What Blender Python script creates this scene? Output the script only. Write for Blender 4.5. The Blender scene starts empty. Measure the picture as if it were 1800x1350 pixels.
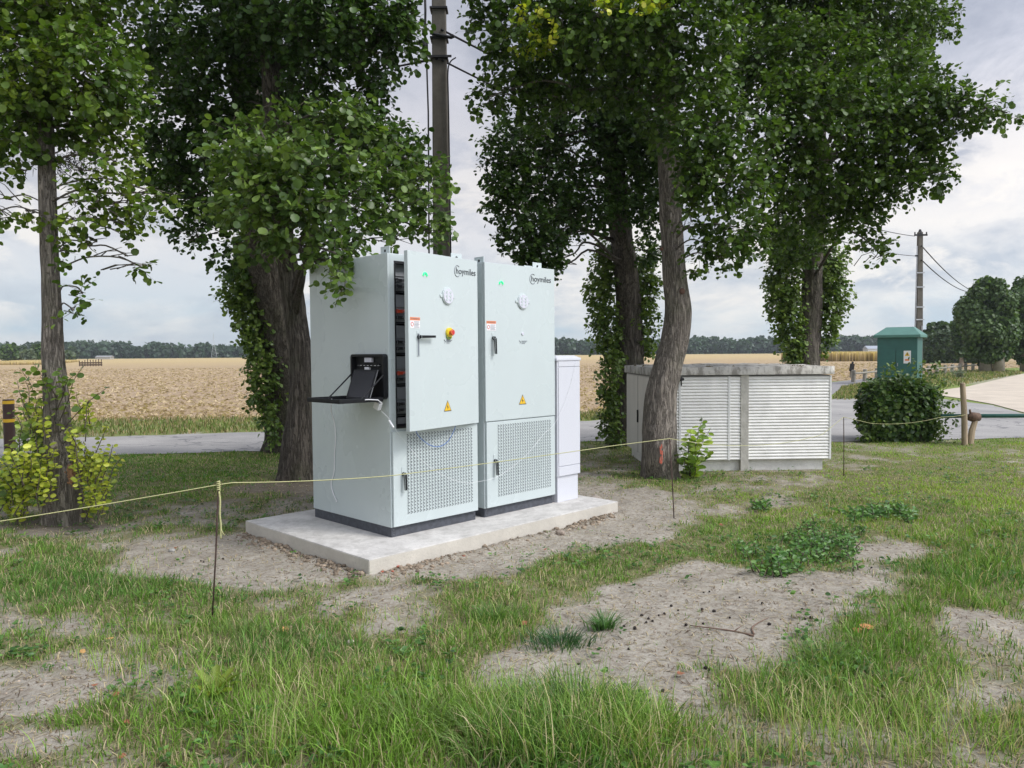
import bpy, bmesh, math, random
import numpy as np
from mathutils import Vector, Matrix
random.seed(7); rng=np.random.default_rng(11)
R=math.radians
scene=bpy.context.scene
# ------------------------------------------------------------------ camera
F=1352.09; PITCH=.0411; ROLL=.0078; CH=1.6233        # focal length in pixels of the 1800 px wide photograph
cam_d=bpy.data.cameras.new('camera'); cam_d.sensor_width=36; cam_d.lens=F/1800*36
cam_d.clip_start=.05; cam_d.clip_end=6000
cam=bpy.data.objects.new('camera',cam_d); scene.collection.objects.link(cam); scene.camera=cam
fw=Vector((0,math.cos(PITCH),-math.sin(PITCH))); up0=Vector((0,math.sin(PITCH),math.cos(PITCH))); rt0=Vector((1,0,0))
rt=rt0*math.cos(ROLL)-up0*math.sin(ROLL); up=up0*math.cos(ROLL)+rt0*math.sin(ROLL)
mw=Matrix((rt,up,-fw)).transposed().to_4x4(); mw.translation=Vector((0,0,CH)); cam.matrix_world=mw
# ------------------------------------------------------------------ light
SUN_EL=R(48); SUN_AZ=R(114)      # azimuth clockwise from +Y: behind the camera, to the right
world=bpy.data.worlds.new('World'); scene.world=world; world.use_nodes=True
scene.view_settings.view_transform='Standard'; scene.view_settings.look='None'
scene.view_settings.gamma=1; scene.view_settings.exposure=.68
def nt_clear(nt):
    for n in list(nt.nodes): nt.nodes.remove(n)
class NT:
    def __init__(s,nt): s.nt=nt; nt_clear(nt)
    def n(s,t,**k):
        o=s.nt.nodes.new(t)
        for a,b in k.items(): setattr(o,a,b)
        return o
    def l(s,a,b): s.nt.links.new(a,b)
    def val(s,sock,v):
        if hasattr(v,'is_output') or isinstance(v,bpy.types.NodeSocket): s.l(v,sock)
        else:
            if isinstance(v,(tuple,list)) and len(v)==3 and sock.type=='RGBA': v=(*v,1)
            sock.default_value=v
    def math(s,op,a,b=0,c=None,clamp=False):
        o=s.n('ShaderNodeMath',operation=op,use_clamp=clamp); s.val(o.inputs[0],a); s.val(o.inputs[1],b)
        if c is not None: s.val(o.inputs[2],c)
        return o.outputs[0]
    def mix(s,f,a,b,t='MIX'):
        o=s.n('ShaderNodeMix',data_type='RGBA',blend_type=t); s.val(o.inputs[0],f); s.val(o.inputs[6],a); s.val(o.inputs[7],b); return o.outputs[2]
    def ramp(s,f,stops):
        o=s.n('ShaderNodeValToRGB'); s.val(o.inputs[0],f); e=o.color_ramp.elements
        while len(e)>1: e.remove(e[0])
        for i,(p,c) in enumerate(stops):
            if not isinstance(c,(tuple,list)): c=(c,c,c)
            x=e[0] if i==0 else e.new(p); x.position=p; x.color=(*c,1)
        return o.outputs[0]
    def noise(s,vec,scale,detail=4,rough=.5,dist=0):
        o=s.n('ShaderNodeTexNoise'); o.inputs['Scale'].default_value=scale; o.inputs['Detail'].default_value=detail
        o.inputs['Roughness'].default_value=rough; o.inputs['Distortion'].default_value=dist
        if vec is not None: s.l(vec,o.inputs['Vector'])
        return o.outputs[0]
    def mapping(s,vec,sc=(1,1,1),loc=(0,0,0),rot=(0,0,0)):
        o=s.n('ShaderNodeMapping'); s.l(vec,o.inputs[0]); o.inputs['Location'].default_value=loc
        o.inputs['Rotation'].default_value=rot; o.inputs['Scale'].default_value=sc; return o.outputs[0]
def sky():
    t=NT(world.node_tree)
    ns=t.n('ShaderNodeTexSky',sky_type='NISHITA',sun_disc=False,sun_elevation=SUN_EL,sun_rotation=SUN_AZ)
    co=t.n('ShaderNodeTexCoord').outputs['Generated']
    sp=t.n('ShaderNodeSeparateXYZ'); t.l(co,sp.inputs[0]); X,Y,Z=sp.outputs
    zc=t.math('MAXIMUM',Z,0); den=t.math('ADD',zc,.34)
    cb=t.n('ShaderNodeCombineXYZ'); t.l(t.math('DIVIDE',X,den),cb.inputs[0]); t.l(t.math('DIVIDE',Y,den),cb.inputs[1]); t.val(cb.inputs[2],3.3)
    v=cb.outputs[0]
    n1=t.noise(v,1.3,9,.58,.25); n2=t.noise(t.mapping(v,(1,1,1),(7.3,2.1,0)),2.6,9,.6,.3)
    # puffy cloud field seen side-on near the horizon
    v3=t.mapping(co,(1,1,2.2)); n3=t.noise(v3,6.5,10,.60,.35)
    base=t.ramp(Z,[(0,(.80,.87,.93)),(.03,(.60,.75,.88)),(.075,(.78,.85,.93)),(.15,(.93,.92,.95)),(.27,(.72,.73,.81)),(.42,(.56,.59,.68)),(1,(.60,.64,.74))])
    hi=t.ramp(Z,[(0,(.95,.97,.98)),(.06,(1.12,1.08,1.04)),(.18,(1.14,1.08,1.02)),(.32,(.78,.78,.86)),(.5,(.72,.75,.82)),(1,(.9,.92,.98))])
    lo=t.ramp(Z,[(0,(.62,.72,.83)),(.08,(.60,.67,.78)),(.2,(.52,.55,.64)),(.4,(.38,.41,.50)),(1,(.5,.52,.58))])
    c=t.mix(t.ramp(n1,[(.44,0),(.62,1)]),base,hi)
    c=t.mix(t.math('MULTIPLY',t.ramp(n2,[(.43,0),(.62,1)]),.9),c,lo)
    c=t.mix(t.math('MULTIPLY',t.ramp(n3,[(.50,0),(.58,1)]),t.ramp(Z,[(.02,0),(.07,.85),(.22,.8),(.40,.15)])),c,hi)
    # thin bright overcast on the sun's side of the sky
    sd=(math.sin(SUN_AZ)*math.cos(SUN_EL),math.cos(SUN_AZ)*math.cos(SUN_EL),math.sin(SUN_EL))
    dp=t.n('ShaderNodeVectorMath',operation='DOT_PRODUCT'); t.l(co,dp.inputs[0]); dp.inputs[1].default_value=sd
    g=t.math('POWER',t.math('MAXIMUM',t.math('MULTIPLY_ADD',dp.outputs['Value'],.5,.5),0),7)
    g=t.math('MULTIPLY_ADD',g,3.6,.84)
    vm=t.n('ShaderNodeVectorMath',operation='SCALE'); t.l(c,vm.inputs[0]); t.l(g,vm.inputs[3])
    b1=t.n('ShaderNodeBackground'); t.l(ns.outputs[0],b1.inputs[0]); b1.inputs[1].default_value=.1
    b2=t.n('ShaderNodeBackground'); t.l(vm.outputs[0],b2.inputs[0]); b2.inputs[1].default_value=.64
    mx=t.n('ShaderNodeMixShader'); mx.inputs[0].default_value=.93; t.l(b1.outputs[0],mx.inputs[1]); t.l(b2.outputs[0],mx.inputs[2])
    o=t.n('ShaderNodeOutputWorld'); t.l(mx.outputs[0],o.inputs[0])
sky()
sl=bpy.data.lights.new('sun','SUN'); sl.energy=1.5; sl.angle=R(16); sl.color=(1,.96,.9)
so=bpy.data.objects.new('sun',sl); scene.collection.objects.link(so)
sdir=Vector((math.sin(SUN_AZ)*math.cos(SUN_EL),math.cos(SUN_AZ)*math.cos(SUN_EL),math.sin(SUN_EL)))
so.rotation_euler=(-sdir).to_track_quat('-Z','Y').to_euler(); so.location=(6,-6,12)

# ------------------------------------------------------------------ helpers
def ray(px,py):
    a=px-900; b=py-675; cr,sr=math.cos(ROLL),math.sin(ROLL)
    u=a*cr-b*sr; v=a*sr+b*cr; cp,sp=math.cos(PITCH),math.sin(PITCH)
    return np.array([u/F, cp-v/F*sp, -sp-v/F*cp])
CAM=np.array([0,0,CH])
def G(px,py,z=0.0): d=ray(px,py); return CAM+d*((z-CH)/d[2])
def P(px,py,Y): d=ray(px,py); return CAM+d*(Y/d[1])
def topix(x,y,z=0.0):
    x=np.asarray(x,float); y=np.asarray(y,float); z=np.asarray(z,float)-CH
    cp,sp=math.cos(PITCH),math.sin(PITCH)
    yc=np.maximum(y*cp-z*sp,.05); zc=z*cp+y*sp; u=F*x/yc; v=-F*zc/yc; cr,sr=math.cos(ROLL),math.sin(ROLL)
    return 900+u*cr+v*sr, 675+v*cr-u*sr
def hsh(ix,iy,iz,s):
    h=(ix.astype(np.int64)*374761393+iy.astype(np.int64)*668265263+iz.astype(np.int64)*2147483647+s*974634777)&0xffffffff
    h=((h^(h>>13))*1274126177)&0xffffffff; h=h^(h>>16); return (h&0xffff)/65535.
def vn(x,y,z=None,s=0):
    x=np.asarray(x,float);y=np.asarray(y,float); z=np.zeros_like(x) if z is None else np.asarray(z,float)
    ix,iy,iz=np.floor(x),np.floor(y),np.floor(z); fx,fy,fz=x-ix,y-iy,z-iz
    fx,fy,fz=[a*a*(3-2*a) for a in (fx,fy,fz)]; r=0
    for a in (0,1):
        for b in (0,1):
            for c in (0,1):
                w=(fx if a else 1-fx)*(fy if b else 1-fy)*(fz if c else 1-fz)
                r=r+w*hsh(ix+a,iy+b,iz+c,s)
    return r
def fbm(x,y,z=None,s=0,o=4):
    r=0;a=.5;t=0
    for i in range(o):
        k=2**i; r=r+a*vn(x*k,y*k,None if z is None else z*k,s+i); t+=a; a*=.5
    return r/t
def sm(a,b,x): t=np.clip((x-a)/(b-a),0,1); return t*t*(3-2*t)

MATS={}
def mat(name,col=(.5,.5,.5),rough=.6,metal=0,var=0,vscale=8,bump=0,bscale=60,spec=.5,stretch=(1,1,1),coat=0,build=None):
    if name in MATS: return MATS[name]
    m=bpy.data.materials.new(name); m.use_nodes=True; t=NT(m.node_tree)
    b=t.n('ShaderNodeBsdfPrincipled'); o=t.n('ShaderNodeOutputMaterial'); t.l(b.outputs[0],o.inputs[0])
    b.inputs['Roughness'].default_value=rough; b.inputs['Metallic'].default_value=metal; b.inputs['Specular IOR Level'].default_value=spec
    b.inputs['Coat Weight'].default_value=coat
    b.inputs['Base Color'].default_value=(*col,1)
    co=t.n('ShaderNodeTexCoord').outputs['Object']; co=t.mapping(co,stretch)
    if build: build(t,b,co)
    else:
        if var:
            n=t.noise(co,vscale,6,.6); f=t.ramp(n,[(.3,1-var),(.7,1+var*.6)])
            t.l(t.mix(1,col,f,'MULTIPLY'),b.inputs['Base Color'])
        if bump:
            bp=t.n('ShaderNodeBump'); bp.inputs['Strength'].default_value=bump; bp.inputs['Distance'].default_value=.01
            t.l(t.noise(co,bscale,5,.6),bp.inputs['Height']); t.l(bp.outputs[0],b.inputs['Normal'])
    MATS[name]=m; return m

def setup(o,label=None,cat=None,group=None,kind=None):
    if label: o['label']=label
    if cat: o['category']=cat
    if group: o['group']=group
    if kind: o['kind']=kind
    return o
def empty(name,loc,rz,label,cat,group=None):
    o=bpy.data.objects.new(name,None); scene.collection.objects.link(o); o.location=loc; o.rotation_euler=(0,0,rz); o.empty_display_size=.1
    return setup(o,label,cat,group)
def link(name,me,mats,parent=None,smooth=False):
    for m in (mats if isinstance(mats,(list,tuple)) else [mats]): me.materials.append(m)
    if smooth: me.polygons.foreach_set('use_smooth',np.ones(len(me.polygons),bool))
    o=bpy.data.objects.new(name,me); scene.collection.objects.link(o)
    if parent: o.parent=parent
    return o
class MB:
    def __init__(s): s.v=[]; s.f=[]; s.m=[]
    def add(s,vs,fs,m=0,M=None):
        k=len(s.v)
        for v in vs:
            v=Vector(v)
            if M is not None: v=M@v
            s.v.append(v[:])
        for f in fs: s.f.append([i+k for i in f]); s.m.append(m)
        return s
    def box(s,x0,x1,y0,y1,z0,z1,m=0,M=None):
        return s.add([(x0,y0,z0),(x1,y0,z0),(x1,y1,z0),(x0,y1,z0),(x0,y0,z1),(x1,y0,z1),(x1,y1,z1),(x0,y1,z1)],
            [(0,3,2,1),(4,5,6,7),(0,1,5,4),(1,2,6,5),(2,3,7,6),(3,0,4,7)],m,M)
    def tube(s,pts,rad,n=8,m=0,cap=True,wob=0,seed=0):
        pts=[Vector(p) for p in pts]
        if not isinstance(rad,(list,tuple,np.ndarray)): rad=[rad]*len(pts)
        k=len(s.v); u=None
        for i,p in enumerate(pts):
            a=pts[max(i-1,0)]; b=pts[min(i+1,len(pts)-1)]; t=(b-a)
            if t.length<1e-9: t=Vector((0,0,1))
            t.normalize()
            if u is None:
                u=t.cross(Vector((0,1,0)));
                if u.length<.1: u=t.cross(Vector((1,0,0)))
            u=(u-t*u.dot(t)).normalized(); w=t.cross(u)
            for j in range(n):
                an=2*math.pi*j/n; s.v.append((p+(u*math.cos(an)+w*math.sin(an))*rad[i])[:])
        for i in range(len(pts)-1):
            for j in range(n):
                a=k+i*n+j; b=k+i*n+(j+1)%n; s.f.append([a,b,b+n,a+n]); s.m.append(m)
        if cap:
            s.f.append([k+j for j in range(n)][::-1]); s.m.append(m)
            e=k+(len(pts)-1)*n; s.f.append([e+j for j in range(n)]); s.m.append(m)
        return s
    def disc(s,c,r,nrm,th,n=24,m=0):
        c=Vector(c); nrm=Vector(nrm).normalized(); return s.tube([c,c+nrm*th],r,n,m)
    def build(s,name,mats,parent=None,smooth=False,bevel=0,seg=2):
        me=bpy.data.meshes.new(name); me.from_pydata(s.v,[],s.f); me.update()
        me.polygons.foreach_set('material_index',s.m)
        bm=bmesh.new(); bm.from_mesh(me)
        bmesh.ops.recalc_face_normals(bm,faces=bm.faces)
        if bevel:
            ed=[e for e in bm.edges if len(e.link_faces)==2 and e.calc_face_angle(0)>R(35)]
            bmesh.ops.bevel(bm,geom=ed,offset=bevel,segments=seg,affect='EDGES',profile=.6)
        bm.to_mesh(me); bm.free()
        return link(name,me,mats,parent,smooth)
def npmesh(name,V,faces_list,mats,parent=None,col=None,smooth=False,attr='Col'):
    """V (n,3); faces_list: list of int arrays (k,m) of faces with m corners; col: (n,3) vertex colour"""
    me=bpy.data.meshes.new(name); V=np.asarray(V,np.float32)
    me.vertices.add(len(V)); me.vertices.foreach_set('co',V.ravel())
    loops=np.concatenate([f.ravel() for f in faces_list]).astype(np.int32)
    tot=np.concatenate([np.full(len(f),f.shape[1],np.int32) for f in faces_list])
    st=np.concatenate([[0],np.cumsum(tot)[:-1]]).astype(np.int32)
    me.loops.add(len(loops)); me.loops.foreach_set('vertex_index',loops)
    me.polygons.add(len(tot)); me.polygons.foreach_set('loop_start',st); me.polygons.foreach_set('loop_total',tot)
    if col is not None:
        a=me.attributes.new(attr,'FLOAT_COLOR','POINT'); c=np.ones((len(V),4),np.float32); c[:,:3]=col; a.data.foreach_set('color',c.ravel())
    me.update(calc_edges=True); me.validate()
    return link(name,me,mats,parent,smooth)
def smooth_path(pts,n=8):
    pts=[np.array(p,float) for p in pts]; q=[2*pts[0]-pts[1]]+pts+[2*pts[-1]-pts[-2]]; out=[]
    for i in range(1,len(q)-2):
        for k in range(n):
            t=k/n; a,b,c,d=q[i-1:i+3]
            out.append(.5*((2*b)+(-a+c)*t+(2*a-5*b+4*c-d)*t*t+(-a+3*b-3*c+d)*t**3))
    out.append(pts[-1]); return out
def text_mesh(body,size,parent,name,m,loc,ext=.0008,rot=(R(90),0,0),align='LEFT',sx=1):
    c=bpy.data.curves.new('txt','FONT'); c.body=body; c.size=size; c.extrude=ext; c.align_x=align; c.resolution_u=3
    o=bpy.data.objects.new('txt',c); scene.collection.objects.link(o)
    me=bpy.data.meshes.new_from_object(o); bpy.data.objects.remove(o); bpy.data.curves.remove(c)
    me.transform(Matrix.Translation(loc)@Matrix.Rotation(rot[0],4,'X')@Matrix.Diagonal((sx,1,1,1)))
    return me

# ------------------------------------------------------------------ materials
def leaf_mat(name,trans=.35,rough=.42,spec=.4):
    def bld(t,b,co):
        a=t.n('ShaderNodeAttribute',attribute_name='Col').outputs['Color']
        t.l(a,b.inputs['Base Color'])
    m=mat(name,rough=rough,spec=spec,build=bld); t=m.node_tree
    b=[n for n in t.nodes if n.type=='BSDF_PRINCIPLED'][0]; o=[n for n in t.nodes if n.type=='OUTPUT_MATERIAL'][0]
    a=[n for n in t.nodes if n.type=='ATTRIBUTE'][0]
    tr=t.nodes.new('ShaderNodeBsdfTranslucent'); mul=t.nodes.new('ShaderNodeMix'); mul.data_type='RGBA'; mul.blend_type='MULTIPLY'
    mul.inputs[0].default_value=1; t.links.new(a.outputs['Color'],mul.inputs[6]); mul.inputs[7].default_value=(1.5,1.6,.7,1)
    t.links.new(mul.outputs[2],tr.inputs[0]); mx=t.nodes.new('ShaderNodeMixShader'); mx.inputs[0].default_value=trans
    t.links.new(b.outputs[0],mx.inputs[1]); t.links.new(tr.outputs[0],mx.inputs[2]); t.links.new(mx.outputs[0],o.inputs[0]); return m
M_leaf=leaf_mat('leaf',.27,.40,.38); M_grass=leaf_mat('grass_blade',.3,.55,.25)
def bark_b(base,dark,sc):
    def f(t,b,co):
        v=t.mapping(co,(1,1,.17)); n=t.noise(v,sc*1.5,9,.62,.9); v2=t.mapping(co,(1,1,.10)); r=t.noise(v2,sc*1.1,4,.55,1.1)
        ridge=t.math('ABSOLUTE',t.math('SUBTRACT',r,.5)); fis=t.ramp(ridge,[(0,0),(.035,.55),(.10,1)])
        vc=t.noise(t.mapping(co,(1,1,.8)),sc*3.2,5,.6,.4); big=t.noise(co,2.3,4,.6)
        c=t.mix(t.ramp(n,[(.3,0),(.7,1)]),dark,base)
        c=t.mix(t.math('MULTIPLY',t.math('SUBTRACT',1,fis),.72),c,tuple(x*.38 for x in dark))
        c=t.mix(t.math('MULTIPLY',t.ramp(vc,[(.55,0),(.7,1)]),.35),c,tuple(min(1,x*1.5) for x in base))
        c=t.mix(t.math('MULTIPLY',t.ramp(big,[(.5,0),(.72,1)]),.4),c,(.10,.115,.06))
        c=t.mix(t.math('MULTIPLY',t.ramp(t.noise(co,26,4,.6),[(.66,0),(.74,1)]),.45),c,tuple(min(1,x*1.8) for x in base))
        t.l(c,b.inputs['Base Color'])
        bp=t.n('ShaderNodeBump'); bp.inputs['Strength'].default_value=.95; bp.inputs['Distance'].default_value=.028
        h=t.math('ADD',t.math('ADD',t.math('MULTIPLY',fis,.7),t.math('MULTIPLY',n,.8)),t.math('MULTIPLY',vc,.35)); t.l(h,bp.inputs['Height']); t.l(bp.outputs[0],b.inputs['Normal'])
    return f
M_bark=mat('bark',rough=.95,spec=.2,build=bark_b((.40,.355,.31),(.19,.165,.14),27))
M_barkd=mat('bark_dark',rough=.95,spec=.2,build=bark_b((.20,.175,.15),(.085,.074,.063),22))
M_twig=mat('twig',(.10,.08,.06),.9,var=.3,vscale=20)
# painted sheet steel with dust and faint waviness
def paint(base,rough,streak=.04):
    def f(t,b,co):
        n=t.noise(t.mapping(co,(1,1,.25)),3.2,6,.6); g=t.noise(co,2.0,3,.5); fine=t.noise(co,90,3,.6)
        c=t.mix(t.ramp(n,[(.35,0),(.75,1)]),base,tuple(x*(1-streak) for x in base))
        c=t.mix(t.math('MULTIPLY',t.ramp(fine,[(.62,0),(.75,1)]),.10),c,(.3,.27,.22)); t.l(c,b.inputs['Base Color'])
        t.l(t.ramp(g,[(.3,rough-.06),(.7,rough+.08)]),b.inputs['Roughness'])
        bp=t.n('ShaderNodeBump'); bp.inputs['Strength'].default_value=.08; bp.inputs['Distance'].default_value=.02
        t.l(t.noise(co,1.6,2,.4),bp.inputs['Height']); t.l(bp.outputs[0],b.inputs['Normal'])
    return f
M_cab=mat('cabinet_paint',spec=.55,build=paint((.515,.575,.58),.27))
M_lil=mat('pillar_paint',spec=.4,build=paint((.59,.60,.65),.42))
M_dk=mat('plinth_grey',(.065,.07,.085),.6,var=.35,vscale=30)
M_black=mat('black_plastic',(.008,.009,.011),.5,spec=.25)
M_blackm=mat('black_seal',(.008,.008,.01),.7)
M_mod=mat('module_grey',(.30,.31,.33),.5,var=.1)
M_orange=mat('orange_connector',(.6,.06,.02),.45)
M_white=mat('white_plastic',(.72,.73,.75),.4)
M_lens=mat('vent_plastic',(.6,.6,.68),.35)
M_red=mat('red_button',(.55,.02,.03),.35); M_yel=mat('yellow_plastic',(.75,.58,.03),.45)
M_green=mat('green_lens',build=None,col=(.02,.55,.2),rough=.3)
_b=[n for n in M_green.node_tree.nodes if n.type=='BSDF_PRINCIPLED'][0]; _b.inputs['Emission Color'].default_value=(.05,1,.35,1); _b.inputs['Emission Strength'].default_value=.5
M_ink=mat('dark_ink',(.03,.035,.045),.5); M_ink2=mat('grey_ink',(.16,.18,.21),.5)
M_or=mat('orange_print',(.75,.22,.08),.5); M_sticker=mat('white_sticker',(.78,.76,.78),.4); M_tri=mat('yellow_sticker',(.75,.46,.02),.45)
M_steel=mat('galvanised_steel',(.42,.43,.45),.4,metal=.8,var=.2); M_rust=mat('rusty_steel',(.075,.045,.035),.8,var=.4,vscale=60)
M_rope=mat('rope_yellow',(.46,.45,.22),.8,var=.3,vscale=200); M_blue=mat('blue_wire',(.05,.16,.5),.4)
def conc(base,stain=.25,lichen=0):
    def f(t,b,co):
        n=t.noise(co,4,8,.65); c=t.mix(t.ramp(n,[(.3,0),(.7,1)]),tuple(x*(1-stain) for x in base),base)
        n2=t.noise(co,38,6,.7); c=t.mix(t.math('MULTIPLY',t.ramp(n2,[(.52,0),(.7,1)]),.4),c,tuple(x*.62 for x in base))
        if lichen:
            n3=t.noise(t.mapping(co,(1,1,.5)),9,8,.75); c=t.mix(t.math('MULTIPLY',t.ramp(n3,[(.47,0),(.58,1)]),lichen),c,(.075,.065,.05))
        t.l(c,b.inputs['Base Color'])
        bp=t.n('ShaderNodeBump'); bp.inputs['Strength'].default_value=.4; bp.inputs['Distance'].default_value=.008
        t.l(t.noise(co,55,8,.7),bp.inputs['Height']); t.l(bp.outputs[0],b.inputs['Normal'])
    return f
M_slab=mat('new_concrete',rough=.9,spec=.2,build=conc((.62,.60,.57),.3,.2))
M_slabside=mat('slab_edge_concrete',rough=.95,spec=.2,build=conc((.58,.545,.48),.2))
M_oldc=mat('old_concrete',rough=.95,spec=.2,build=conc((.56,.54,.49),.3,.6))
M_shedc=mat('shed_concrete',rough=.9,spec=.2,build=conc((.70,.69,.65),.15,.12))
M_pil=mat('pilaster_concrete',rough=.9,spec=.2,build=conc((.55,.53,.48),.25,.2))
M_pole=mat('pole_concrete',rough=.95,spec=.2,build=conc((.15,.137,.118),.35,.25))
M_shedd=mat('shed_door_paint',spec=.4,build=paint((.56,.54,.50),.5,.12))
M_wood=mat('weathered_wood',(.36,.28,.19),.9,var=.35,vscale=14,stretch=(1,1,.15),bump=.4)
M_woodg=mat('grey_wood',(.27,.25,.21),.9,var=.35,vscale=9,stretch=(1,1,.3))
M_kg=mat('kiosk_green',(.030,.115,.100),.6,var=.15,vscale=3); M_kr=mat('kiosk_roof_green',(.075,.19,.155),.6,var=.15,vscale=3)
M_barp=mat('barrier_green',(.02,.10,.08),.4,var=.2); M_brown=mat('bollard_brown',(.05,.022,.017),.5,var=.25); M_by=mat('bollard_yellow',(.7,.42,.02),.5)

# ------------------------------------------------------------------ the site layout
TH=.7892; EX=np.array([math.cos(TH),math.sin(TH),0]); NY=np.array([-EX[1],EX[0],0]); ST=.1261; SL,SW=2.978,1.92
O0=np.array([-1.049,5.5292,0]); OA=O0+EX*.5066+NY*.4174+np.array([0,0,ST])
shedO=np.array([1.874,10.25,0]); shE=np.array([2.43,.10,0]); shE=shE/np.linalg.norm(shE)
def in_rect(x,y,o,e,L,W,m=0.0):
    dx=x-o[0]; dy=y-o[1]; a=dx*e[0]+dy*e[1]; b=-dx*e[1]+dy*e[0]
    return (a>-m)&(a<L+m)&(b>-m)&(b<W+m)
# bare soil (negative) and lush (positive) patches: pixel ellipses of the photograph laid on the ground
PATCH=[(430,985,210,45,-.9),(330,1000,110,30,-.5),(560,985,160,28,-.9),(760,985,190,30,-.9),(930,950,190,30,-.85),(1120,920,110,26,-.8),(1090,880,110,16,-.7),(1250,905,140,14,-.55),(1390,882,60,10,-.5),
 (1230,1100,270,80,-1.0),(1060,1150,140,60,-.8),(1010,1045,110,30,-.25),(1340,1030,220,32,-.8),(1560,965,80,22,-.9),(1450,1075,120,25,-.6),(1590,1010,70,25,-.3),(1700,1090,110,30,-.4),(960,1190,110,45,-.7),(1150,1230,90,40,-.5),
 (40,1225,110,40,-.6),(130,1160,60,20,-.4),(30,1320,70,25,-.6),(1700,1235,80,28,-.75),(1640,1150,80,30,-.3),(660,1080,110,30,-.3),(480,850,110,16,-.6),(300,890,130,14,-.35),(440,830,90,12,-.5),(120,930,120,18,-.4),(1040,850,60,20,-.3),(700,1040,90,14,-.35),
 (1420,925,110,32,.7),(1300,925,130,28,.75),(1290,965,90,22,.6),(1380,985,100,32,.5),(1060,960,75,22,.8),(1100,985,60,30,.6),(985,1020,80,40,.6),(1150,970,70,20,.5),(870,1075,80,45,.6),(1000,1110,50,28,.7),(1060,1105,25,22,.7),(1640,900,200,80,.7),(1720,1010,120,45,.6),(1540,1080,110,45,.55),(1440,1180,230,90,.5),
 (600,1230,330,110,.55),(990,1290,160,70,.8),(430,1110,230,45,.35),(150,1020,170,50,.5),(300,820,260,34,1.2),(200,870,200,30,.35),(640,1080,40,15,.3),(1180,840,90,12,.5),(1170,900,40,12,.3),(930,880,1,1,0)]
def grassd(x,y):
    px,py=topix(x,y); w=(fbm(x*2.1,y*2.1,s=3)-.5)
    wx=px+ (fbm(x*1.3,y*1.3,s=21,o=3)-.5)*90*np.clip(5/np.maximum(y,1),.3,1.4); wy=py+(fbm(x*1.3,y*1.3,s=31,o=3)-.5)*40*np.clip(5/np.maximum(y,1),.3,1.4)
    d=np.full(np.shape(x),.57)+w*.95+(fbm(x*6,y*6,s=41,o=3)-.5)*.95
    for cx,cy,rx,ry,a in PATCH:
        q=((wx-cx)/rx)**2+((wy-cy)/ry)**2; d=d+a*(1-sm(.1,1.8,q))
    d=d+sm(11,12,y)*.15
    return np.clip(d,0,1)
def gz(x,y):
    h=(fbm(x*.9,y*.9,s=5,o=3)-.5)*.09+(fbm(x*5,y*5,s=9,o=3)-.5)*.030+(fbm(x*15,y*15,s=14,o=2)-.5)*.016
    fade=1-sm(9.5,11.2,y-np.clip(x,-8,0)*.12*0); fade=fade*(1-sm(30,60,np.abs(x)))
    dx=x-O0[0]; dy=y-O0[1]; a=dx*EX[0]+dy*EX[1]; b=-dx*EX[1]+dy*EX[0]
    d=np.hypot(np.maximum(np.maximum(-a,a-SL),0),np.maximum(np.maximum(-b,b-SW),0)); lump=fbm(x*9,y*9,s=51,o=3)
    h=h*(1-.8*np.exp(-(d/.5)**2))-.012*np.exp(-(d/.5)**2); bank=np.exp(-(d/.09)**2)*(.035*sm(.4,.75,fbm(x*2.3,y*2.3,s=52,o=2))+.03*(lump-.5)); bank=np.where((a>0)&(a<SL)&(b>0)&(b<SW),-.05,bank)
    return h*fade-.002+bank
def gzp(p): return float(gz(np.array([p[0]]),np.array([p[1]]))[0])

# ------------------------------------------------------------------ ground sheet
def axis(lo,hi,a,b,st,g=1.16):
    c=list(np.arange(a,b+1e-6,st)); s=st; v=b
    while v<hi: s*=g; v+=s; c.append(min(v,hi))
    s=st; v=a; l=[]
    while v>lo: s*=g; v-=s; l.append(max(v,lo))
    return np.array(l[::-1]+c)
xs=axis(-1600,1600,-7.5,8.5,.045); ys=axis(-60,2500,1.8,11.5,.045)
XX,YY=np.meshgrid(xs,ys); ZZ=gz(XX,YY)
# soil banked against the slab's edge
nx,ny=len(xs),len(ys); I=np.arange(nx*ny).reshape(ny,nx)
gq=np.stack([I[:-1,:-1],I[:-1,1:],I[1:,1:],I[1:,:-1]],-1).reshape(-1,4)
gd=grassd(XX,YY); dk=fbm(XX*.8,YY*.8,s=77)
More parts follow.
